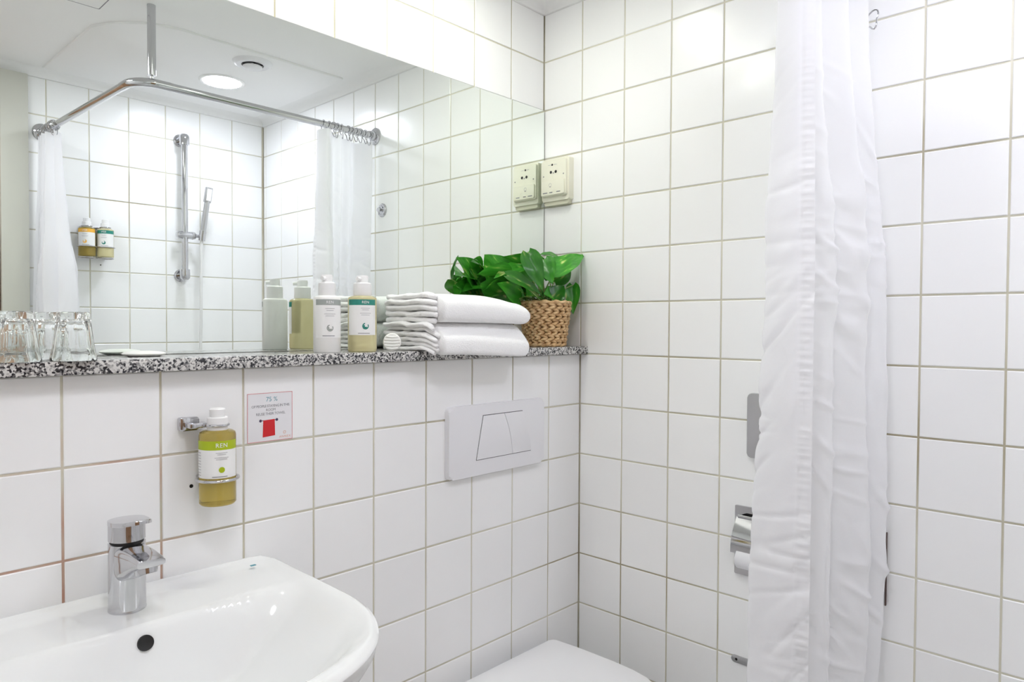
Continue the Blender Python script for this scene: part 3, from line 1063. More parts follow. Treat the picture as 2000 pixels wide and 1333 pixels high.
# wall soap bottle and its chrome holder
wx, wy, wz = -1.1125, -0.046, 0.991
holder = thing('bottle_holder', 'chrome wall bracket gripping the olive soap bottle above the washbasin', 'bracket', (wx, 0, wz))
obj('wall_plate', prism(round_rect(-0.052, -0.018, 0.130, 0.154, 0.004), -0.0002, -0.012, 'y', 0.002), 'chrome', holder)
obj('clip_arm', box(-0.045, -0.012, -0.040, -0.011, 0.137, 0.145, 0.001), 'chrome', holder)
obj('neck_ring', tube(circle_pts((0, wy, 0.141), 0.0188, 32, 'z'), 0.0022, 8, closed=True), 'chrome', holder)
hoop = circle_pts((0, wy, 0.045), 0.0352, 30, 'z', R(115), R(425), endpoint=True)
hoop = [(0.018, -0.001, 0.045)] + hoop[::-1] + [(-0.018, -0.001, 0.045)]
obj('lower_hoop', tube(hoop, 0.0026, 10), 'chrome', holder)
bottle('olive green soap bottle in the chrome holder above the washbasin', (wx, wy, wz), 0.0312, 0.133, 'amber', 'band_lime', facing(wx, wy), (-1.45, 1.25), (0.375, 0.87), 0.12, cap='short', emblem='dot', side_text=True)

# shower dispensers seen in the mirror
rack = thing('bottle_rack', 'chrome double bottle rack on the shower wall in the mirror', 'rack', (-0.748, Y_FRONT, 1.585))
sy = 0.050
for sx in (-0.034, 0.034):
    obj('neck_ring', tube(circle_pts((sx, sy, 0.122), 0.0195, 24, 'z'), 0.0018, 8, closed=True), 'chrome', rack)
    obj('lower_hoop', tube(circle_pts((sx, sy, 0.040), 0.0335, 28, 'z'), 0.0020, 8, closed=True), 'chrome', rack)
    obj('bottom_hoop', tube(circle_pts((sx, sy, -0.0045), 0.0290, 28, 'z'), 0.0020, 8, closed=True), 'chrome', rack)
obj('back_plate', prism(round_rect(-0.050, 0.050, -0.004, 0.126, 0.006), 0.0002, 0.008, 'y', 0.002), 'satin', rack)
obj('cross_bar', tube([(-0.034, sy - 0.0205, 0.122), (-0.012, 0.008, 0.122), (0.012, 0.008, 0.122), (0.034, sy - 0.0205, 0.122)], 0.003, 8), 'chrome', rack)
obj('cross_bar', tube([(-0.030, sy - 0.033, 0.040), (-0.012, 0.008, 0.040), (0.012, 0.008, 0.040), (0.030, sy - 0.033, 0.040)], 0.003, 8), 'chrome', rack)
fa = math.atan2(2 * Y_MIRROR - CAM_POS[1] + 1.62, CAM_POS[0] + 0.75)
for sx, bm_, bd_, lb in ((-0.034, 'amber', 'band_orange', 'amber shampoo bottle with an orange band in the shower rack'),
                         (0.034, 'pale_amber', 'band_teal', 'yellow shower gel bottle with a dark green band in the shower rack')):
    bottle(lb, (-0.748 + sx, Y_FRONT + sy, 1.585), 0.0305, 0.117, bm_, bd_, fa, (-1.2, 1.2), (0.36, 0.93), 0.12, cap='short')
for k in (-1, 1):
    obj('bottle_screw', map_mesh(lathe([(0.0025, 0), (0.0025, 0.001)], 10), lambda c: Vector((c.x + 0.01, c.z, c.y - 0.028))), 'black', wall_front, (-0.748 + 0.02, Y_FRONT, 1.585)) if k == 1 else None

# ------------------------------------------------------------------ reminder sign
sg = thing('towel_reuse_sign', 'square paper sign with a red towel drawing stuck on the lower tiles', 'sign', (-0.988, 0, 1.1305))
obj('sheet', prism(round_rect(-0.0475, 0.0475, -0.048, 0.048, 0.0006, 1), 0.0, -0.0008, 'y'), 'paper', sg)
def on_sheet(me, x, z, d=0.0011):
    return map_mesh(me, lambda c: Vector((c.x + x, -d, c.y + z)))
obj('border', frame_prism(round_rect(-0.0472, 0.0472, -0.0477, 0.0477, 0.0006, 1), round_rect(-0.0461, 0.0461, -0.0466, 0.0466, 0.0006, 1), -0.0007, -0.0011, 'y'), 'ink_pink', sg)
obj('heading', on_sheet(text_mesh('75 %', 0.0125, 1.0), 0.003, 0.0345), 'ink_teal', sg)
obj('text_line', on_sheet(text_mesh('OF PEOPLE STAYING IN THIS', 0.0071, 0.86), 0.001, 0.0215), 'ink', sg)
obj('text_line', on_sheet(text_mesh('ROOM', 0.0071, 0.9), 0.001, 0.0138), 'ink', sg)
obj('text_line', on_sheet(text_mesh('REUSE THEIR TOWEL', 0.0071, 0.9), 0.001, 0.0062), 'ink', sg)
obj('drawn_rail', on_sheet(flat_rect(0.034, 0.0013), -0.0035, -0.0065), 'ink_navy', sg)
for x in (-0.0205, 0.0135):
    obj('drawn_knob', on_sheet(disc_flat(0.0028), x, -0.0065, 0.0012), 'ink_navy', sg)
tw = grid_mesh([[(-0.0162, -0.0390, 0), (0.0098, -0.0372, 0)], [(-0.0150, -0.006, 0), (0.0090, -0.0048, 0)]])
obj('drawn_towel', on_sheet(tw, 0, 0, 0.0013), 'ink_red', sg)
obj('logo_ring', on_sheet(disc_flat(0.0030, r0=0.0022), 0.0300, -0.0330), 'ink_orange', sg)
obj('logo_text', on_sheet(text_mesh('ANNEX', 0.0062, 1.25), 0.0310, -0.0415), 'ink_orange', sg)

# ------------------------------------------------------------------ flush plate
fp = thing('flush_plate', 'white dual-button flush plate on the tiles above the toilet', 'flush plate', (-0.358, 0, 1.022))
obj('plate', prism(round_rect(-0.176, 0.176, -0.0895, 0.0895, 0.012), 0.0, -0.016, 'y', 0.007, 4), 'plastic', fp)
def curve_side(x0, z0, x1, z1, bulge, n=8):
    return [(lerp(x0, x1, i / n) + bulge * math.sin(math.pi * i / n), lerp(z0, z1, i / n)) for i in range(n + 1)]
zt, zbm = 0.062, -0.051
left_btn = [(-0.086, zbm), (-0.062, zt)] + curve_side(0.014, zt, 0.047, zbm, 0.006)
right_btn = curve_side(0.047, zbm, 0.014, zt, 0.006) + curve_side(0.086, zt, 0.121, zbm, 0.010)
def inset(poly, d):
    cx = sum(p[0] for p in poly) / len(poly)
    cz = sum(p[1] for p in poly) / len(poly)
    sx = max(abs(p[0] - cx) for p in poly)
    sz = max(abs(p[1] - cz) for p in poly)
    return [(cx + (p[0] - cx) * (1 - d / sx), cz + (p[1] - cz) * (1 - d / sz)) for p in poly]
whole = [(-0.086, zbm), (-0.062, zt)] + curve_side(0.086, zt, 0.121, zbm, 0.010)
obj('button_gap', prism(whole, -0.0150, -0.0163, 'y'), 'black', fp)
obj('full_flush_button', prism(inset(left_btn, 0.0014), -0.0155, -0.0182, 'y', 0.001, 2), 'plastic', fp)
obj('half_flush_button', prism(inset(right_btn, 0.0014), -0.0155, -0.0182, 'y', 0.001, 2), 'plastic', fp)

# ------------------------------------------------------------------ toilet
TX, TZ = -0.348, 0.436
toilet = thing('toilet', 'white wall-hung toilet with its lid closed below the flush plate', 'toilet', (TX, 0, 0))
def d_outline(hw, yb, yf, r=0.022, n=16):
    pts_ = []
    ym = yb - (yb - yf) * 0.45
    for i in range(n + 1):
        a = R(180 * i / n)
        c, s = math.cos(a), math.sin(a)
        e_ = 2 / 2.35
        pts_.append((math.copysign(abs(c) ** e_, c) * hw, ym - (ym - yf) * abs(s) ** e_))
    pts_.append((-hw * 0.99, yb - 0.10))
    for i in range(5):
        a = R(180 - 90 * i / 4)
        pts_.append((-hw * 0.985 + r + r * math.cos(a), yb - r + r * math.sin(a)))
    for i in range(5):
        a = R(90 - 90 * i / 4)
        pts_.append((hw * 0.985 - r + r * math.cos(a), yb - r + r * math.sin(a)))
    pts_.append((hw * 0.99, yb - 0.10))
    return pts_
obj('lid', prism(d_outline(0.189, -0.034, -0.49), TZ - 0.018, TZ, 'z', 0.007, 4), 'lid', toilet)
obj('seat', prism(d_outline(0.186, -0.036, -0.486), TZ - 0.036, TZ - 0.019, 'z', 0.003, 2), 'lid', toilet)
brow = []
for zz, s_ in ((0.398, 1.0), (0.36, 0.99), (0.30, 0.92), (0.22, 0.80), (0.14, 0.66), (0.10, 0.58)):
    o_ = d_outline(0.180, -0.0006, -0.475)
    brow.append([(p[0] * lerp(1, s_, 0.8), -0.0006 + (p[1] + 0.0006) * s_, zz) for p in o_])
bm = bmesh.new()
V = [[bm.verts.new(p) for p in r_] for r_ in brow]
for a_, b_ in zip(V, V[1:]):
    for i in range(len(a_)):
        j = (i + 1) % len(a_)
        bm.faces.new((a_[i], a_[j], b_[j], b_[i]))
bm.faces.new(V[0][::-1])
bm.faces.new(V[-1])
obj('bowl', finish(bm, 50), 'ceramic', toilet)


# ------------------------------------------------------------------ shaver socket on the right wall
so = thing('shaver_socket', 'ivory shaver socket high on the right wall beside the mirror', 'socket', (0, 0.082, 1.752))
obj('back_box', prism(round_rect(-0.053, 0.053, -0.060, 0.068, 0.006), 0.0, -0.022, 'x', 0.003, 2), 'ivory', so)
obj('lower_lip', prism(round_rect(-0.047, 0.047, -0.072, -0.050, 0.004), 0.0, -0.018, 'x', 0.003, 2), 'ivory_dark', so)
obj('face_plate', prism(round_rect(-0.047, 0.050, -0.046, 0.062, 0.005), -0.021, -0.030, 'x', 0.003, 2), 'ivory', so)
obj('shutter', prism(round_rect(-0.043, 0.046, -0.043, 0.000, 0.003), -0.0295, -0.0345, 'x', 0.0025, 2), 'ivory', so)
def on_socket(me, y, z, d=-0.0305):
    return map_mesh(me, lambda c: Vector((d, -c.x + y, c.y + z)))
for y in (0.011, -0.008):
    obj('pin_hole', on_socket(disc_flat(0.0045), y, 0.026), 'black', so)
obj('pin_hole', on_socket(disc_flat(0.0022), 0.0015, 0.023), 'ink', so)
obj('indicator', on_socket(disc_flat(0.0032), 0.006, 0.048), 'black', so)
for y in (0.016, -0.006):
    obj('printed_dash', on_socket(flat_rect(0.012, 0.0012), y, 0.048), 'ink_light', so)
for y, z in ((0.040, 0.016), (-0.038, 0.016)):
    obj('screw', on_socket(disc_flat(0.0022), y, z), 'ink', so)
for y, w in ((0.030, 0.018), (0.007, 0.012), (-0.022, 0.015)):
    obj('printed_dash', on_socket(flat_rect(w, 0.0028), y, -0.036, -0.0349), 'ink', so)
obj('printed_symbol', on_socket(disc_flat(0.0055, r0=0.0044), 0.010, -0.013, -0.0349), 'ink_light', so)
obj('printed_symbol', on_socket(flat_rect(0.006, 0.0018), 0.010, -0.019, -0.0349), 'ink', so)

# ------------------------------------------------------------------ fittings half hidden by the curtain
tp = thing('toilet_paper_holder', 'chrome toilet paper holder on the right wall half behind the curtain', 'paper holder', (0, -0.568, 0.780))
obj('frame', frame_prism(round_rect(-0.071, 0.071, -0.086, 0.086, 0.003, 2), round_rect(-0.056, 0.056, -0.070, 0.070, 0.016, 2), 0.0, -0.006, 'x'), 'chrome', tp)
obj('recess', prism(round_rect(-0.058, 0.058, -0.072, 0.072, 0.012, 3), -0.0004, -0.001, 'x'), 'black', tp)
rows = []
for i in range(11):
    t = i / 10
    x = -0.006 - 0.034 * math.sin(t * math.pi * 0.5) ** 0.9
    z = 0.058 - 0.072 * t
    rows.append([(x, y, z) for y in (0.066, 0.03, -0.03, -0.066)])
rows.append([(-0.040, y, -0.024) for y in (0.066, 0.03, -0.03, -0.066)])
obj('cover_flap', grid_mesh(rows, smooth=60, thick=0.0015), 'chrome', tp)
obj('hinge_pin', tube([(-0.007, 0.062, 0.060), (-0.007, -0.062, 0.060)], 0.004, 10), 'chrome', tp)
roll = thing('toilet_roll', 'white toilet paper roll under the chrome flap beside the curtain', 'toilet roll', (-0.026, -0.568, 0.742))
obj('paper', map_mesh(lathe([(0.014, -0.05), (0.0245, -0.05), (0.0245, 0.05), (0.014, 0.05), (0.014, -0.05)], 36, caps=False), lambda c: Vector((c.x, c.z, c.y))), 'paper', roll)
obj('core', map_mesh(lathe([(0.0125, -0.05), (0.0138, -0.05), (0.0138, 0.05), (0.0125, 0.05), (0.0125, -0.05)], 24, caps=False), lambda c: Vector((c.x, c.z, c.y))), 'ink_light', roll)
wd = thing('metal_bag_dispenser', 'flat brushed metal dispenser on the right wall mostly behind the curtain', 'dispenser', (0, -0.590, 1.070))
obj('case', prism(round_rect(-0.060, 0.060, -0.079, 0.079, 0.010), 0.0, -0.016, 'x', 0.003, 3), 'satin', wd)
obj('slot', prism(round_rect(-0.030, 0.030, -0.012, 0.012, 0.010), -0.0155, -0.0165, 'x'), 'black', wd)
bk = thing('brush_bracket', 'small grey metal wall tab with a screw low beside the curtain', 'bracket', (0, -0.530, 0.476))
obj('tab', prism(round_rect(-0.040, 0.040, -0.009, 0.009, 0.0088), 0.0, -0.004, 'x', 0.001, 2), 'satin', bk)
obj('screw', map_mesh(disc_flat(0.0034), lambda c: Vector((-0.0043, c.x + 0.026, c.y))), 'black', bk)
rb = thing('chrome_rosette', 'round chrome wall rosette beside the curtain in the mirror', 'wall fitting', (0, -0.700, 1.765))
obj('disc', map_mesh(lathe([(0.027, 0.0), (0.027, 0.003), (0.023, 0.008), (0.018, 0.009), (0.015, 0.006), (0.0, 0.006)], 36, caps=False), lambda c: Vector((-c.z, c.x, c.y))), 'chrome', rb)
obj('knob', map_mesh(lathe([(0.006, 0.005), (0.006, 0.016), (0.009, 0.018), (0.008, 0.023), (0.0, 0.024)], 24, caps=False), lambda c: Vector((-c.z, c.x, c.y))), 'chrome', rb)
for s_ in (-1, 1):
    obj('screw_hole', map_mesh(disc_flat(0.003), lambda c, s_=s_: Vector((-0.0093, c.x + 0.013 * s_, c.y + 0.009))), 'black', rb)
st = thing('metal_plate', 'thin plate with a dark edge on the right wall just behind the curtain', 'wall fitting', (0, -0.838, 0.787))
obj('plate', box(-0.006, -0.0002, -0.004, 0.11, -0.080, 0.080, 0.001), 'satin', st)
obj('edge', box(-0.006, -0.0002, -0.0065, -0.0042, -0.080, 0.080, 0.0005, 1), 'strip', st)

# ------------------------------------------------------------------ shower set on the far wall
sh = thing('shower_set', 'chrome riser rail with hand shower on the shower wall', 'shower', (-0.397, Y_FRONT, 1.50))
RY = 0.052
obj('riser_rail', tube([(0, RY, 0.032), (0, RY, 0.632)], 0.0135, 20), 'chrome', sh)
for zz, s_ in ((0.632, 1), (0.030, -1)):
    b_ = obj('rail_bracket', lathe([(0.0, -0.026 * s_), (0.0205, -0.026 * s_), (0.0215, 0.0), (0.0205, 0.012 * s_), (0.014, 0.020 * s_), (0.0, 0.023 * s_)], 28, caps=False), 'chrome', sh, (0, RY, zz))
    obj('bracket_arm', tube([(0, 0, 0), (0, -RY + 0.002, 0)], 0.015, 16), 'chrome', b_)
    obj('wall_rosette', map_mesh(lathe([(0.028, 0.0), (0.028, 0.006), (0.023, 0.011), (0.0, 0.011)], 28, caps=False), lambda c: Vector((c.x, c.z - RY, c.y))), 'chrome', b_)
SZ = 0.208
sl = obj('slider', tube([(-0.034, RY, SZ), (-0.030, RY, SZ), (0.040, RY, SZ), (0.046, RY, SZ)], [0.013, 0.0165, 0.0165, 0.014], 24), 'chrome', sh)
obj('slider_grip', tube([(0.030, RY, SZ), (0.036, RY, SZ)], 0.0172, 24), 'satin', sl)
obj('hose_socket', tube([(0.062, RY + 0.030, SZ - 0.022), (0.066, RY + 0.034, SZ + 0.022)], [0.0135, 0.0155], 20), 'chrome', sl)
obj('socket_arm', tube([(0.040, RY, SZ), (0.062, RY + 0.028, SZ)], 0.009, 12), 'chrome', sl)
wand = obj('hand_shower', tube([(0.062, RY + 0.030, SZ - 0.02), (0.066, RY + 0.034, SZ + 0.02), (0.080, RY + 0.050, SZ + 0.165)], [0.0125, 0.0125, 0.0115], 20), 'satin', sh)
hb_ = box(-0.0145, 0.0145, -0.011, 0.011, 0.0, 0.068, 0.003, 2)
obj('spray_head', hb_, 'satin', wand, (0.0785, RY + 0.048, SZ + 0.148), (R(-6), R(6), 0))
obj('spray_face', box(-0.010, 0.010, 0.0111, 0.0118, 0.008, 0.060, 0.0003, 1), 'plastic', wand, (0.0785, RY + 0.048, SZ + 0.148), (R(-6), R(6), 0))
hp = [(0.062, RY + 0.030, SZ - 0.018), (0.060, RY + 0.030, SZ - 0.06), (0.058, RY + 0.030, SZ - 0.2), (0.056, RY + 0.030, SZ - 0.42), (0.045, RY + 0.030, SZ - 0.62),
      (0.0, RY + 0.030, SZ - 0.74), (-0.05, RY + 0.025, SZ - 0.72), (-0.08, RY, SZ - 0.62), (-0.085, RY - 0.006, SZ - 0.57)]
hp2 = []
for i in range(len(hp) - 1):
    a, b, c, d = (Vector(hp[max(i - 1, 0)]), Vector(hp[i]), Vector(hp[i + 1]), Vector(hp[min(i + 2, len(hp) - 1)]))
    for k in range(8):
        t = k / 8
        hp2.append(0.5 * (2 * b + (c - a) * t + (2 * a - 5 * b + 4 * c - d) * t * t + (3 * b - a - 3 * c + d) * t ** 3))
hp2.append(Vector(hp[-1]))
obj('hose', tube(hp2, 0.0065, 12), 'hose', sh)
obj('mixer_body', tube([(-0.17, RY - 0.008, SZ - 0.55), (-0.165, RY - 0.008, SZ - 0.55), (0.045, RY - 0.008, SZ - 0.55), (0.05, RY - 0.008, SZ - 0.55)], [0.018, 0.021, 0.021, 0.018], 24), 'chrome', sh)
for x in (-0.14, 0.015):
    obj('mixer_union', tube([(x, RY - 0.008, SZ - 0.55), (x, 0.001, SZ - 0.55)], 0.014, 16), 'chrome', sh)

# ------------------------------------------------------------------ tumblers, soap, disc
def tumbler(x, y, label, rot):
    t = thing('glass_tumbler', label, 'glass', (x, y, ZS), (0, 0, rot), group='upturned tumblers on the ledge')
    def facet(a, z):
        w = smoothstep(0.0, 0.016, z) * (1 - smoothstep(0.066, 0.074, z))
        return 1 - 0.065 * w * (0.5 - 0.5 * math.cos(10 * a))
    prof = [(0.0300, 0.0), (0.0322, 0.0004), (0.0330, 0.002), (0.0318, 0.010), (0.0300, 0.018), (0.0288, 0.026), (0.0262, 0.048), (0.0240, 0.068), (0.0236, 0.075), (0.0222, 0.0775), (0.0, 0.0775),]
    inner = [(0.0, 0.066), (0.017, 0.066), (0.0205, 0.062), (0.0235, 0.046), (0.0262, 0.026), (0.0278, 0.016), (0.0300, 0.0)]
    obj('cup', lathe(prof + inner, 60, caps=False, fn=facet, smooth=50), 'glass', t)
    return t
tumbler(-1.402, -0.004, 'leftmost upturned glass tumbler at the edge of the picture', 0.1)
tumbler(-1.345, 0.062, 'upturned glass tumbler standing behind the other two by the mirror', 0.3)
tumbler(-1.328, -0.012, 'nearest upturned glass tumbler right of the other two', 0.2)
tag(obj('wrapped_soap', lathe([(0.0, 0.0), (0.026, 0.0), (0.035, 0.003), (0.037, 0.005), (0.033, 0.0075), (0.020, 0.0095), (0.0, 0.010)], 36, caps=False), 'soap', None, (-1.192, 0.080, ZS)),
    'flat white wrapped soap lying on the ledge right of the glasses', 'soap')
pleat = thing('pleated_soap', 'small round pleated soap disc standing between bottle and towels', 'soap', (-0.693, 0.000, ZS), (0, 0, facing(-0.693, 0.000)))
obj('disc', map_mesh(lathe([(0.0, -0.0045), (0.0185, -0.0045), (0.0205, -0.002), (0.0205, 0.002), (0.0185, 0.0045), (0.0, 0.0048)], 36, caps=False), lambda c: Vector((c.z, c.x, c.y + 0.0206))), 'soap', pleat)
for k in range(5):
    zz = 0.007 + 0.0066 * k
    hw = math.sqrt(max(0.0178 ** 2 - (zz - 0.0206) ** 2, 1e-6))
    obj('pleat', tube([(0.0046, -hw, zz), (0.0055, 0, zz - 0.0012), (0.0046, hw, zz)], 0.0019, 8), 'soap', pleat)

# ------------------------------------------------------------------ towels
def towel(name, x0, x1, yf, yb, z0, h, label, seed, layers=5, sag=0.0, taper=0.2):
    """folded towel: a bundle of folded layers; the fold ends show on the left side (x0)"""
    t = thing(name, label, 'towel', ((x0 + x1) / 2, (yf + yb) / 2, z0), group='folded towels on the ledge')
    L, W = x1 - x0, yb - yf
    cx, cyy = (x0 + x1) / 2, (yf + yb) / 2
    lt = h / layers
    def wob(x, y):
        return noise.noise((x * 7 + seed, y * 9, seed)) * 0.5 + noise.noise((x * 19, y * 21 + seed, 2 * seed)) * 0.25
    def base_z(x, y):
        # droop where the towel hangs over the ledge front
        return -sag * smoothstep(-0.035, yf - 0.005, y) * (0.6 + 0.4 * smoothstep(x0, x1, x))
    def prof_h(x):
        # right end is rounder and lower
        return 1 - taper * smoothstep(x1 - 0.17, x1 + 0.01, x) ** 1.4
    # wrap: outer cloth, closed loop section in y-z, swept along x
    rows_ = []
    nx, ns = 46, 56
    for i in range(nx + 1):
        u = 1 - (1 - i / nx) ** 1.5
        x = x0 + L * u
        end = math.sqrt(max(0.0, 1 - max(0.0, (u - 0.92) / 0.08) ** 2))
        row = []
        hh = h * prof_h(x)
        for k in range(ns):
            a = 2 * math.pi * k / ns
            c, s = math.cos(a), math.sin(a)
            e_ = 0.42
            yy = math.copysign(abs(c) ** e_, c) * W / 2
            zz = math.copysign(abs(s) ** 0.62, s) * 0.5
            shrink = 0.35 + 0.65 * end
            y = cyy + yy * lerp(0.88, 1.0, end) + (0.004 * wob(x, a * 0.05) if abs(c) > 0.5 else 0)
            z = hh * 0.5 + zz * hh * shrink + (0.007 * wob(x, y) * (1 if s > 0 else 0.15))
            row.append((x - cx + 0.004 * (1 - end) * math.cos(zz * math.pi), y - cyy, z + base_z(x, y)))
        rows_.append(row)
    bm = bmesh.new()
    V_ = [[bm.verts.new(p) for p in r_] for r_ in rows_]
    for a_, b_ in zip(V_, V_[1:]):
        for k in range(ns):
            j = (k + 1) % ns
            bm.faces.new((a_[k], a_[j], b_[j], b_[k]))
    bm.faces.new(V_[-1])
    bm.faces.new(V_[0][::-1])
    obj('outer_wrap', finish(bm, 180), 'towel', t)
    # visible fold ends: rolls running front to back at the left end, each layer a flattened tube
    for k in range(layers):
        zc = (k + 0.5) * lt
        pts_, rad = [], lt * 0.56
        dx = 0.012 * noise.noise((k * 3.1, seed, 0)) - 0.006
        f0 = yf + 0.010 + (0.010 if k in (0, layers - 1) else 0.004)
        b0 = yb - 0.010 - (0.012 * abs(noise.noise((k * 1.7, seed, 4))) if k not in (0,) else 0.0)
        n_ = 18
        rows2 = []
        for i in range(n_ + 1):
            v = i / n_
            y = lerp(f0, b0, v)
            wz = 0.0050 * noise.noise((v * 3.2 + k * 2.3, seed, 1)) + 0.003 * noise.noise((v * 8 + k, seed, 7))
            pinch = min(1.0, 4.5 * v + 0.25, 4.5 * (1 - v) + 0.25)
            ring = []
            for m_ in range(12):
                a = 2 * math.pi * m_ / 12
                ring.append((x0 - cx + dx - 0.004 + 0.020 * math.cos(a) * pinch, y - cyy, zc + wz + base_z(x0, y) + rad * math.sin(a) * (0.75 + 0.25 * pinch)))
            rows2.append(ring)
        bm = bmesh.new()
        V_ = [[bm.verts.new(p) for p in r_] for r_ in rows2]
        for a_, b_ in zip(V_, V_[1:]):
            for m_ in range(12):
                j = (m_ + 1) % 12
                bm.faces.new((a_[m_], a_[j], b_[j], b_[m_]))
        bm.faces.new(V_[0])
        bm.faces.new(V_[-1][::-1])
        obj('fold', finish(bm, 180), 'towel', t)
    return t
towel('folded_towel', -0.615, -0.318, -0.090, 0.128, ZS + 0.001, 0.066, 'lower folded white towel resting on the granite ledge', 2.3, 6, sag=0.034, taper=0.06)
towel('folded_towel', -0.612, -0.312, -0.086, 0.126, ZS + 0.066, 0.068, 'upper folded white towel lying on top of the other towel', 5.9, 5, sag=0.010, taper=0.22)

# ------------------------------------------------------------------ potted plant
PX, PY = -0.122, 0.034
plant = thing('potted_plant', 'green pothos plant in a woven basket pot at the ledge corner', 'plant', (PX, PY, ZS))
RB, RT, HP = 0.056, 0.0715, 0.130
obj('pot_liner', lathe([(0.0, 0.002), (RB - 0.006, 0.002), (RT - 0.009, HP - 0.008), (RT - 0.014, HP - 0.008), (RT - 0.016, HP - 0.020), (0.0, HP - 0.020)], 36, caps=False), 'wicker', plant)
obj('soil', lathe([(0.0, HP - 0.014), (RT - 0.016, HP - 0.016)], 30, caps=False), 'soil', plant)
NROW, NC = 8, 19
def strand_row(k):
    bm = bmesh.new()
    f = (k + 0.5) / NROW
    r0 = lerp(RB, RT, f)
    zc = 0.004 + (HP - 0.012) * f
    hh = HP / NROW
    for i in range(NC):
        for half, sgn in ((-1, 1), (1, -1)):
            a = 2 * math.pi * (i + 0.5 * (k % 2)) / NC
            seg = 2 * math.pi / NC
            jit = random.uniform(-0.0006, 0.0006)
            P_ = []
            for m_, (du, dz, dr) in enumerate(((-0.62, -0.42, -0.0035), (-0.2, -0.16, 0.0015), (0.2, 0.16, 0.0015), (0.62, 0.42, -0.0035))):
                aa = a + du * seg
                rr = r0 + dr + jit
                z = zc + half * hh * 0.25 + sgn * dz * hh * 0.55
                P_.append((rr * math.cos(aa), rr * math.sin(aa), z))
            tube_bm(bm, P_, [0.0026, 0.0047, 0.0047, 0.0026], 6)
    return finish(bm, 180)
for k in range(NROW):
    obj('woven_row', strand_row(k), 'wicker', plant)
rim_pts = [(RT * math.cos(2 * math.pi * i / 60), RT * math.sin(2 * math.pi * i / 60), HP - 0.004 + 0.0012 * math.sin(i * 2 * math.pi / 4)) for i in range(60)]
obj('rim_braid', tube(rim_pts, [0.0052 + 0.001 * math.sin(i * 2 * math.pi / 5) for i in range(60)], 8, closed=True), 'wicker', plant)
foot_pts = [(RB * math.cos(2 * math.pi * i / 60), RB * math.sin(2 * math.pi * i / 60), 0.0045) for i in range(60)]
obj('foot_braid', tube(foot_pts, [0.0042 + 0.0008 * math.sin(i * 2 * math.pi / 5) for i in range(60)], 8, closed=True), 'wicker', plant)

def leaf(base, tip, width, face, curl=0.25, fold=0.25):
    """heart-shaped blade from base (stalk end) to tip; face = approximate normal"""
    base, tip, face = Vector(base), Vector(tip), Vector(face)
    ax = tip - base
    L = ax.length
    ax.normalize()
    nrm = (face - ax * face.dot(ax)).normalized()
    side = ax.cross(nrm)
    nu, nv = 12, 6
    rows_ = []
    for i in range(nu + 1):
        u = i / nu
        w = width * 0.5 * (math.sin(math.pi * min(1, u * 0.98 + 0.02) ** 0.62) ** 0.85) * (1.02 - 0.15 * u)
        if i == nu:
            w = 0.0004
        row = []
        for j in range(-nv, nv + 1):
            v = j / nv
            back = 0.10 * L * (abs(v) ** 1.5) * (1 - u) ** 3          # heart lobes
            p = base + ax * (u * L - back) + side * (w * v)
            lift = fold * w * abs(v) ** 1.3 - curl * L * (u - 0.15) ** 2 + 0.012 * L * math.sin(u * 14 + v * 3)
            row.append(p + nrm * lift)
        rows_.append(row)
    # keep every point on the room side of the wall and in front of the mirror
    for row in rows_:
        for q in row:
            q.x = min(q.x, -0.004)
            q.y = min(q.y, Y_MIRROR - 0.004)
    c = (base + tip) / 2
    rows_ = [[(q - c) for q in row] for row in rows_]
    # local frame so the pattern follows the blade
    Mx = Matrix((side, ax, nrm)).transposed()
    inv = Mx.transposed()
    rows_ = [[inv @ q for q in row] for row in rows_]
    me = grid_mesh(rows_, smooth=180)
    o = obj('leaf', me, 'leaf', plant)
    o.matrix_local = Matrix.Translation(c - Vector((PX, PY, ZS))) @ Mx.to_4x4()
    return o

def stalk(a, b, bow=0.02):
    a, b = Vector(a), Vector(b)
    o0 = Vector((PX, PY, ZS))
    m = (a + b) / 2 + Vector((0, 0, bow))
    pts_ = []
    for i in range(9):
        t = i / 8
        p = a * (1 - t) ** 2 + m * 2 * t * (1 - t) + b * t * t
        p.x = min(p.x, -0.004)
        p.y = min(p.y, Y_MIRROR - 0.004)
        pts_.append(p - o0)
    obj('stem', tube(pts_, [0.0021] * 5 + [0.0017] * 4, 6), 'stem', plant)

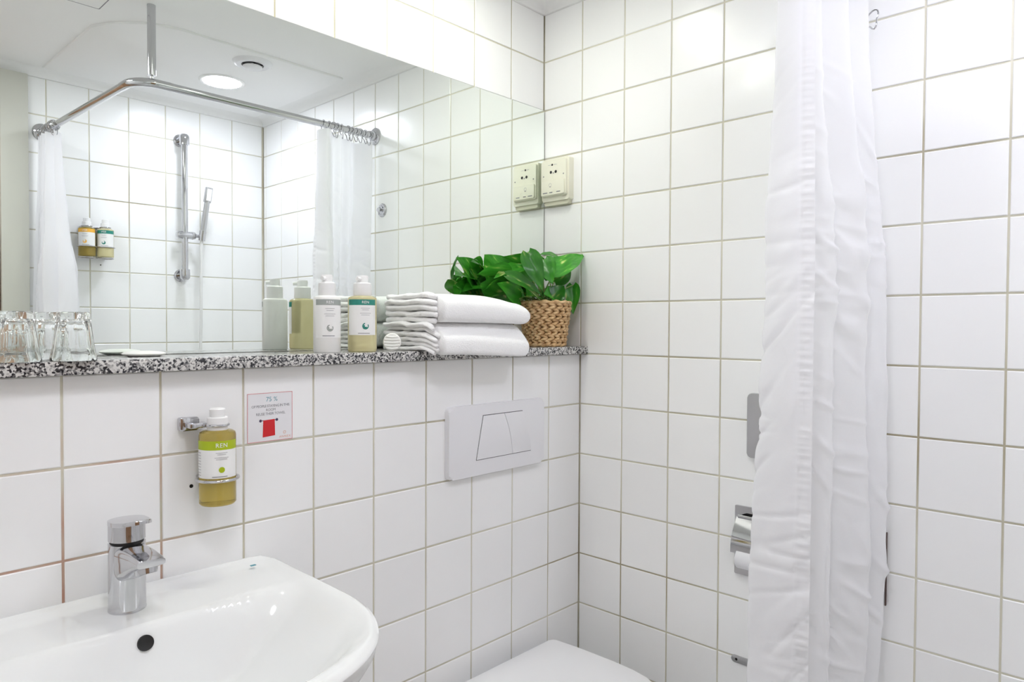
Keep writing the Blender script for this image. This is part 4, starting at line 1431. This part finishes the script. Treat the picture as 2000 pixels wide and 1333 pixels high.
V3 = Vector
TOC = Vector((-0.75, -0.62, 0.15))
LV = [  # base, tip, width, facing, curl, fold
    ((-0.144, 0.000, 1.459), (-0.012, -0.012, 1.527), 0.072, (-0.6, -0.5, 0.75), 0.10, 0.20),
    ((-0.030, 0.050, 1.512), (-0.100, 0.060, 1.528), 0.050, (-0.5, -0.3, 0.9), 0.15, 0.2),
    ((-0.235, 0.000, 1.512), (-0.232, -0.045, 1.425), 0.050, (-0.7, -0.5, 0.5), 0.30, 0.3),
    ((-0.205, 0.030, 1.500), (-0.150, 0.010, 1.475), 0.060, (-0.4, -0.6, 0.8), 0.25, 0.25),
    ((-0.155, 0.010, 1.500), (-0.172, -0.030, 1.440), 0.050, (-0.8, -0.5, 0.2), 0.15, 0.25),
    ((-0.037, 0.000, 1.432), (-0.052, -0.012, 1.357), 0.040, (-0.9, -0.5, 0.1), 0.10, 0.35),
    ((-0.086, 0.030, 1.440), (-0.030, 0.020, 1.484), 0.055, (-0.7, -0.6, 0.4), 0.15, 0.25),
    ((-0.285, 0.030, 1.448), (-0.206, -0.022, 1.412), 0.052, (-0.5, -0.5, 0.9), 0.20, 0.2),
    ((-0.190, 0.050, 1.478), (-0.292, 0.055, 1.462), 0.048, (-0.4, -0.5, 0.9), 0.25, 0.2),
    ((-0.132, 0.000, 1.390), (-0.100, -0.014, 1.426), 0.048, (-0.7, -0.6, 0.3), 0.15, 0.2),
    ((-0.215, 0.050, 1.388), (-0.290, 0.040, 1.425), 0.056, (-0.5, -0.8, 0.4), 0.20, 0.2),
    ((-0.170, 0.060, 1.405), (-0.240, 0.085, 1.450), 0.060, (-0.6, -0.5, 0.6), 0.20, 0.2),
    ((-0.150, 0.045, 1.400), (-0.215, 0.010, 1.405), 0.050, (-0.5, -0.7, 0.6), 0.25, 0.2),
    ((-0.110, 0.070, 1.460), (-0.160, 0.115, 1.515), 0.075, (0.3, 0.5, 0.8), 0.20, 0.2),
    ((-0.180, 0.080, 1.470), (-0.255, 0.118, 1.505), 0.070, (-0.2, 0.5, 0.8), 0.25, 0.2),
    ((-0.205, 0.075, 1.440), (-0.300, 0.105, 1.430), 0.078, (-0.5, 0.5, 0.7), 0.30, 0.2),
    ((-0.090, 0.080, 1.420), (-0.050, 0.120, 1.470), 0.064, (0.2, 0.7, 0.6), 0.2, 0.2),
    ((-0.230, 0.080, 1.400), (-0.318, 0.090, 1.392), 0.050, (-0.5, 0.3, 0.8), 0.25, 0.2),
    ((-0.140, 0.085, 1.415), (-0.200, 0.128, 1.440), 0.070, (-0.2, 0.8, 0.5), 0.2, 0.2),
    ((-0.100, 0.045, 1.395), (-0.060, 0.060, 1.425), 0.052, (-0.6, -0.6, 0.5), 0.2, 0.2),
    ((-0.125, 0.040, 1.450), (-0.100, 0.035, 1.500), 0.050, (-0.7, -0.6, 0.3), 0.2, 0.2),
    ((-0.170, 0.040, 1.440), (-0.215, 0.045, 1.480), 0.055, (-0.6, -0.6, 0.4), 0.25, 0.2),
    ((-0.115, 0.010, 1.400), (-0.165, -0.010, 1.405), 0.044, (-0.6, -0.7, 0.3), 0.2, 0.2),
    ((-0.075, 0.020, 1.400), (-0.035, 0.030, 1.395), 0.044, (-0.6, -0.7, 0.3), 0.2, 0.2),
    ((-0.195, 0.085, 1.430), (-0.262, 0.128, 1.470), 0.085, (-0.2, 0.9, 0.4), 0.20, 0.2),
    ((-0.250, 0.060, 1.455), (-0.318, 0.100, 1.465), 0.070, (-0.4, 0.6, 0.6), 0.25, 0.2),
    ((-0.120, 0.060, 1.470), (-0.190, 0.090, 1.520), 0.080, (-0.3, 0.4, 0.9), 0.20, 0.2),
    ((-0.085, 0.080, 1.440), (-0.030, 0.110, 1.500), 0.060, (-0.1, 0.8, 0.5), 0.20, 0.2),
    ((-0.230, 0.090, 1.440), (-0.300, 0.132, 1.500), 0.085, (-0.3, 0.8, 0.5), 0.30, 0.2),
    ((-0.240, 0.080, 1.400), (-0.310, 0.125, 1.430), 0.075, (-0.3, 0.8, 0.5), 0.30, 0.2),
    ((-0.200, 0.060, 1.385), (-0.260, 0.115, 1.400), 0.070, (-0.3, 0.8, 0.5), 0.20, 0.2),
]
for b_, t_, w_, f_, c_, fo_ in LV:
    b_ = V3((b_[0], min(b_[1], 0.075), b_[2]))
    t_ = V3((t_[0], min(t_[1], 0.104), t_[2]))
    leaf(b_, b_ + (t_ - b_) * 1.12, w_ * 1.2, f_, c_, fo_)
    root = (PX + random.uniform(-0.035, 0.035), PY + random.uniform(-0.035, 0.035), ZS + HP - 0.014)
    stalk(root, b_, 0.02)
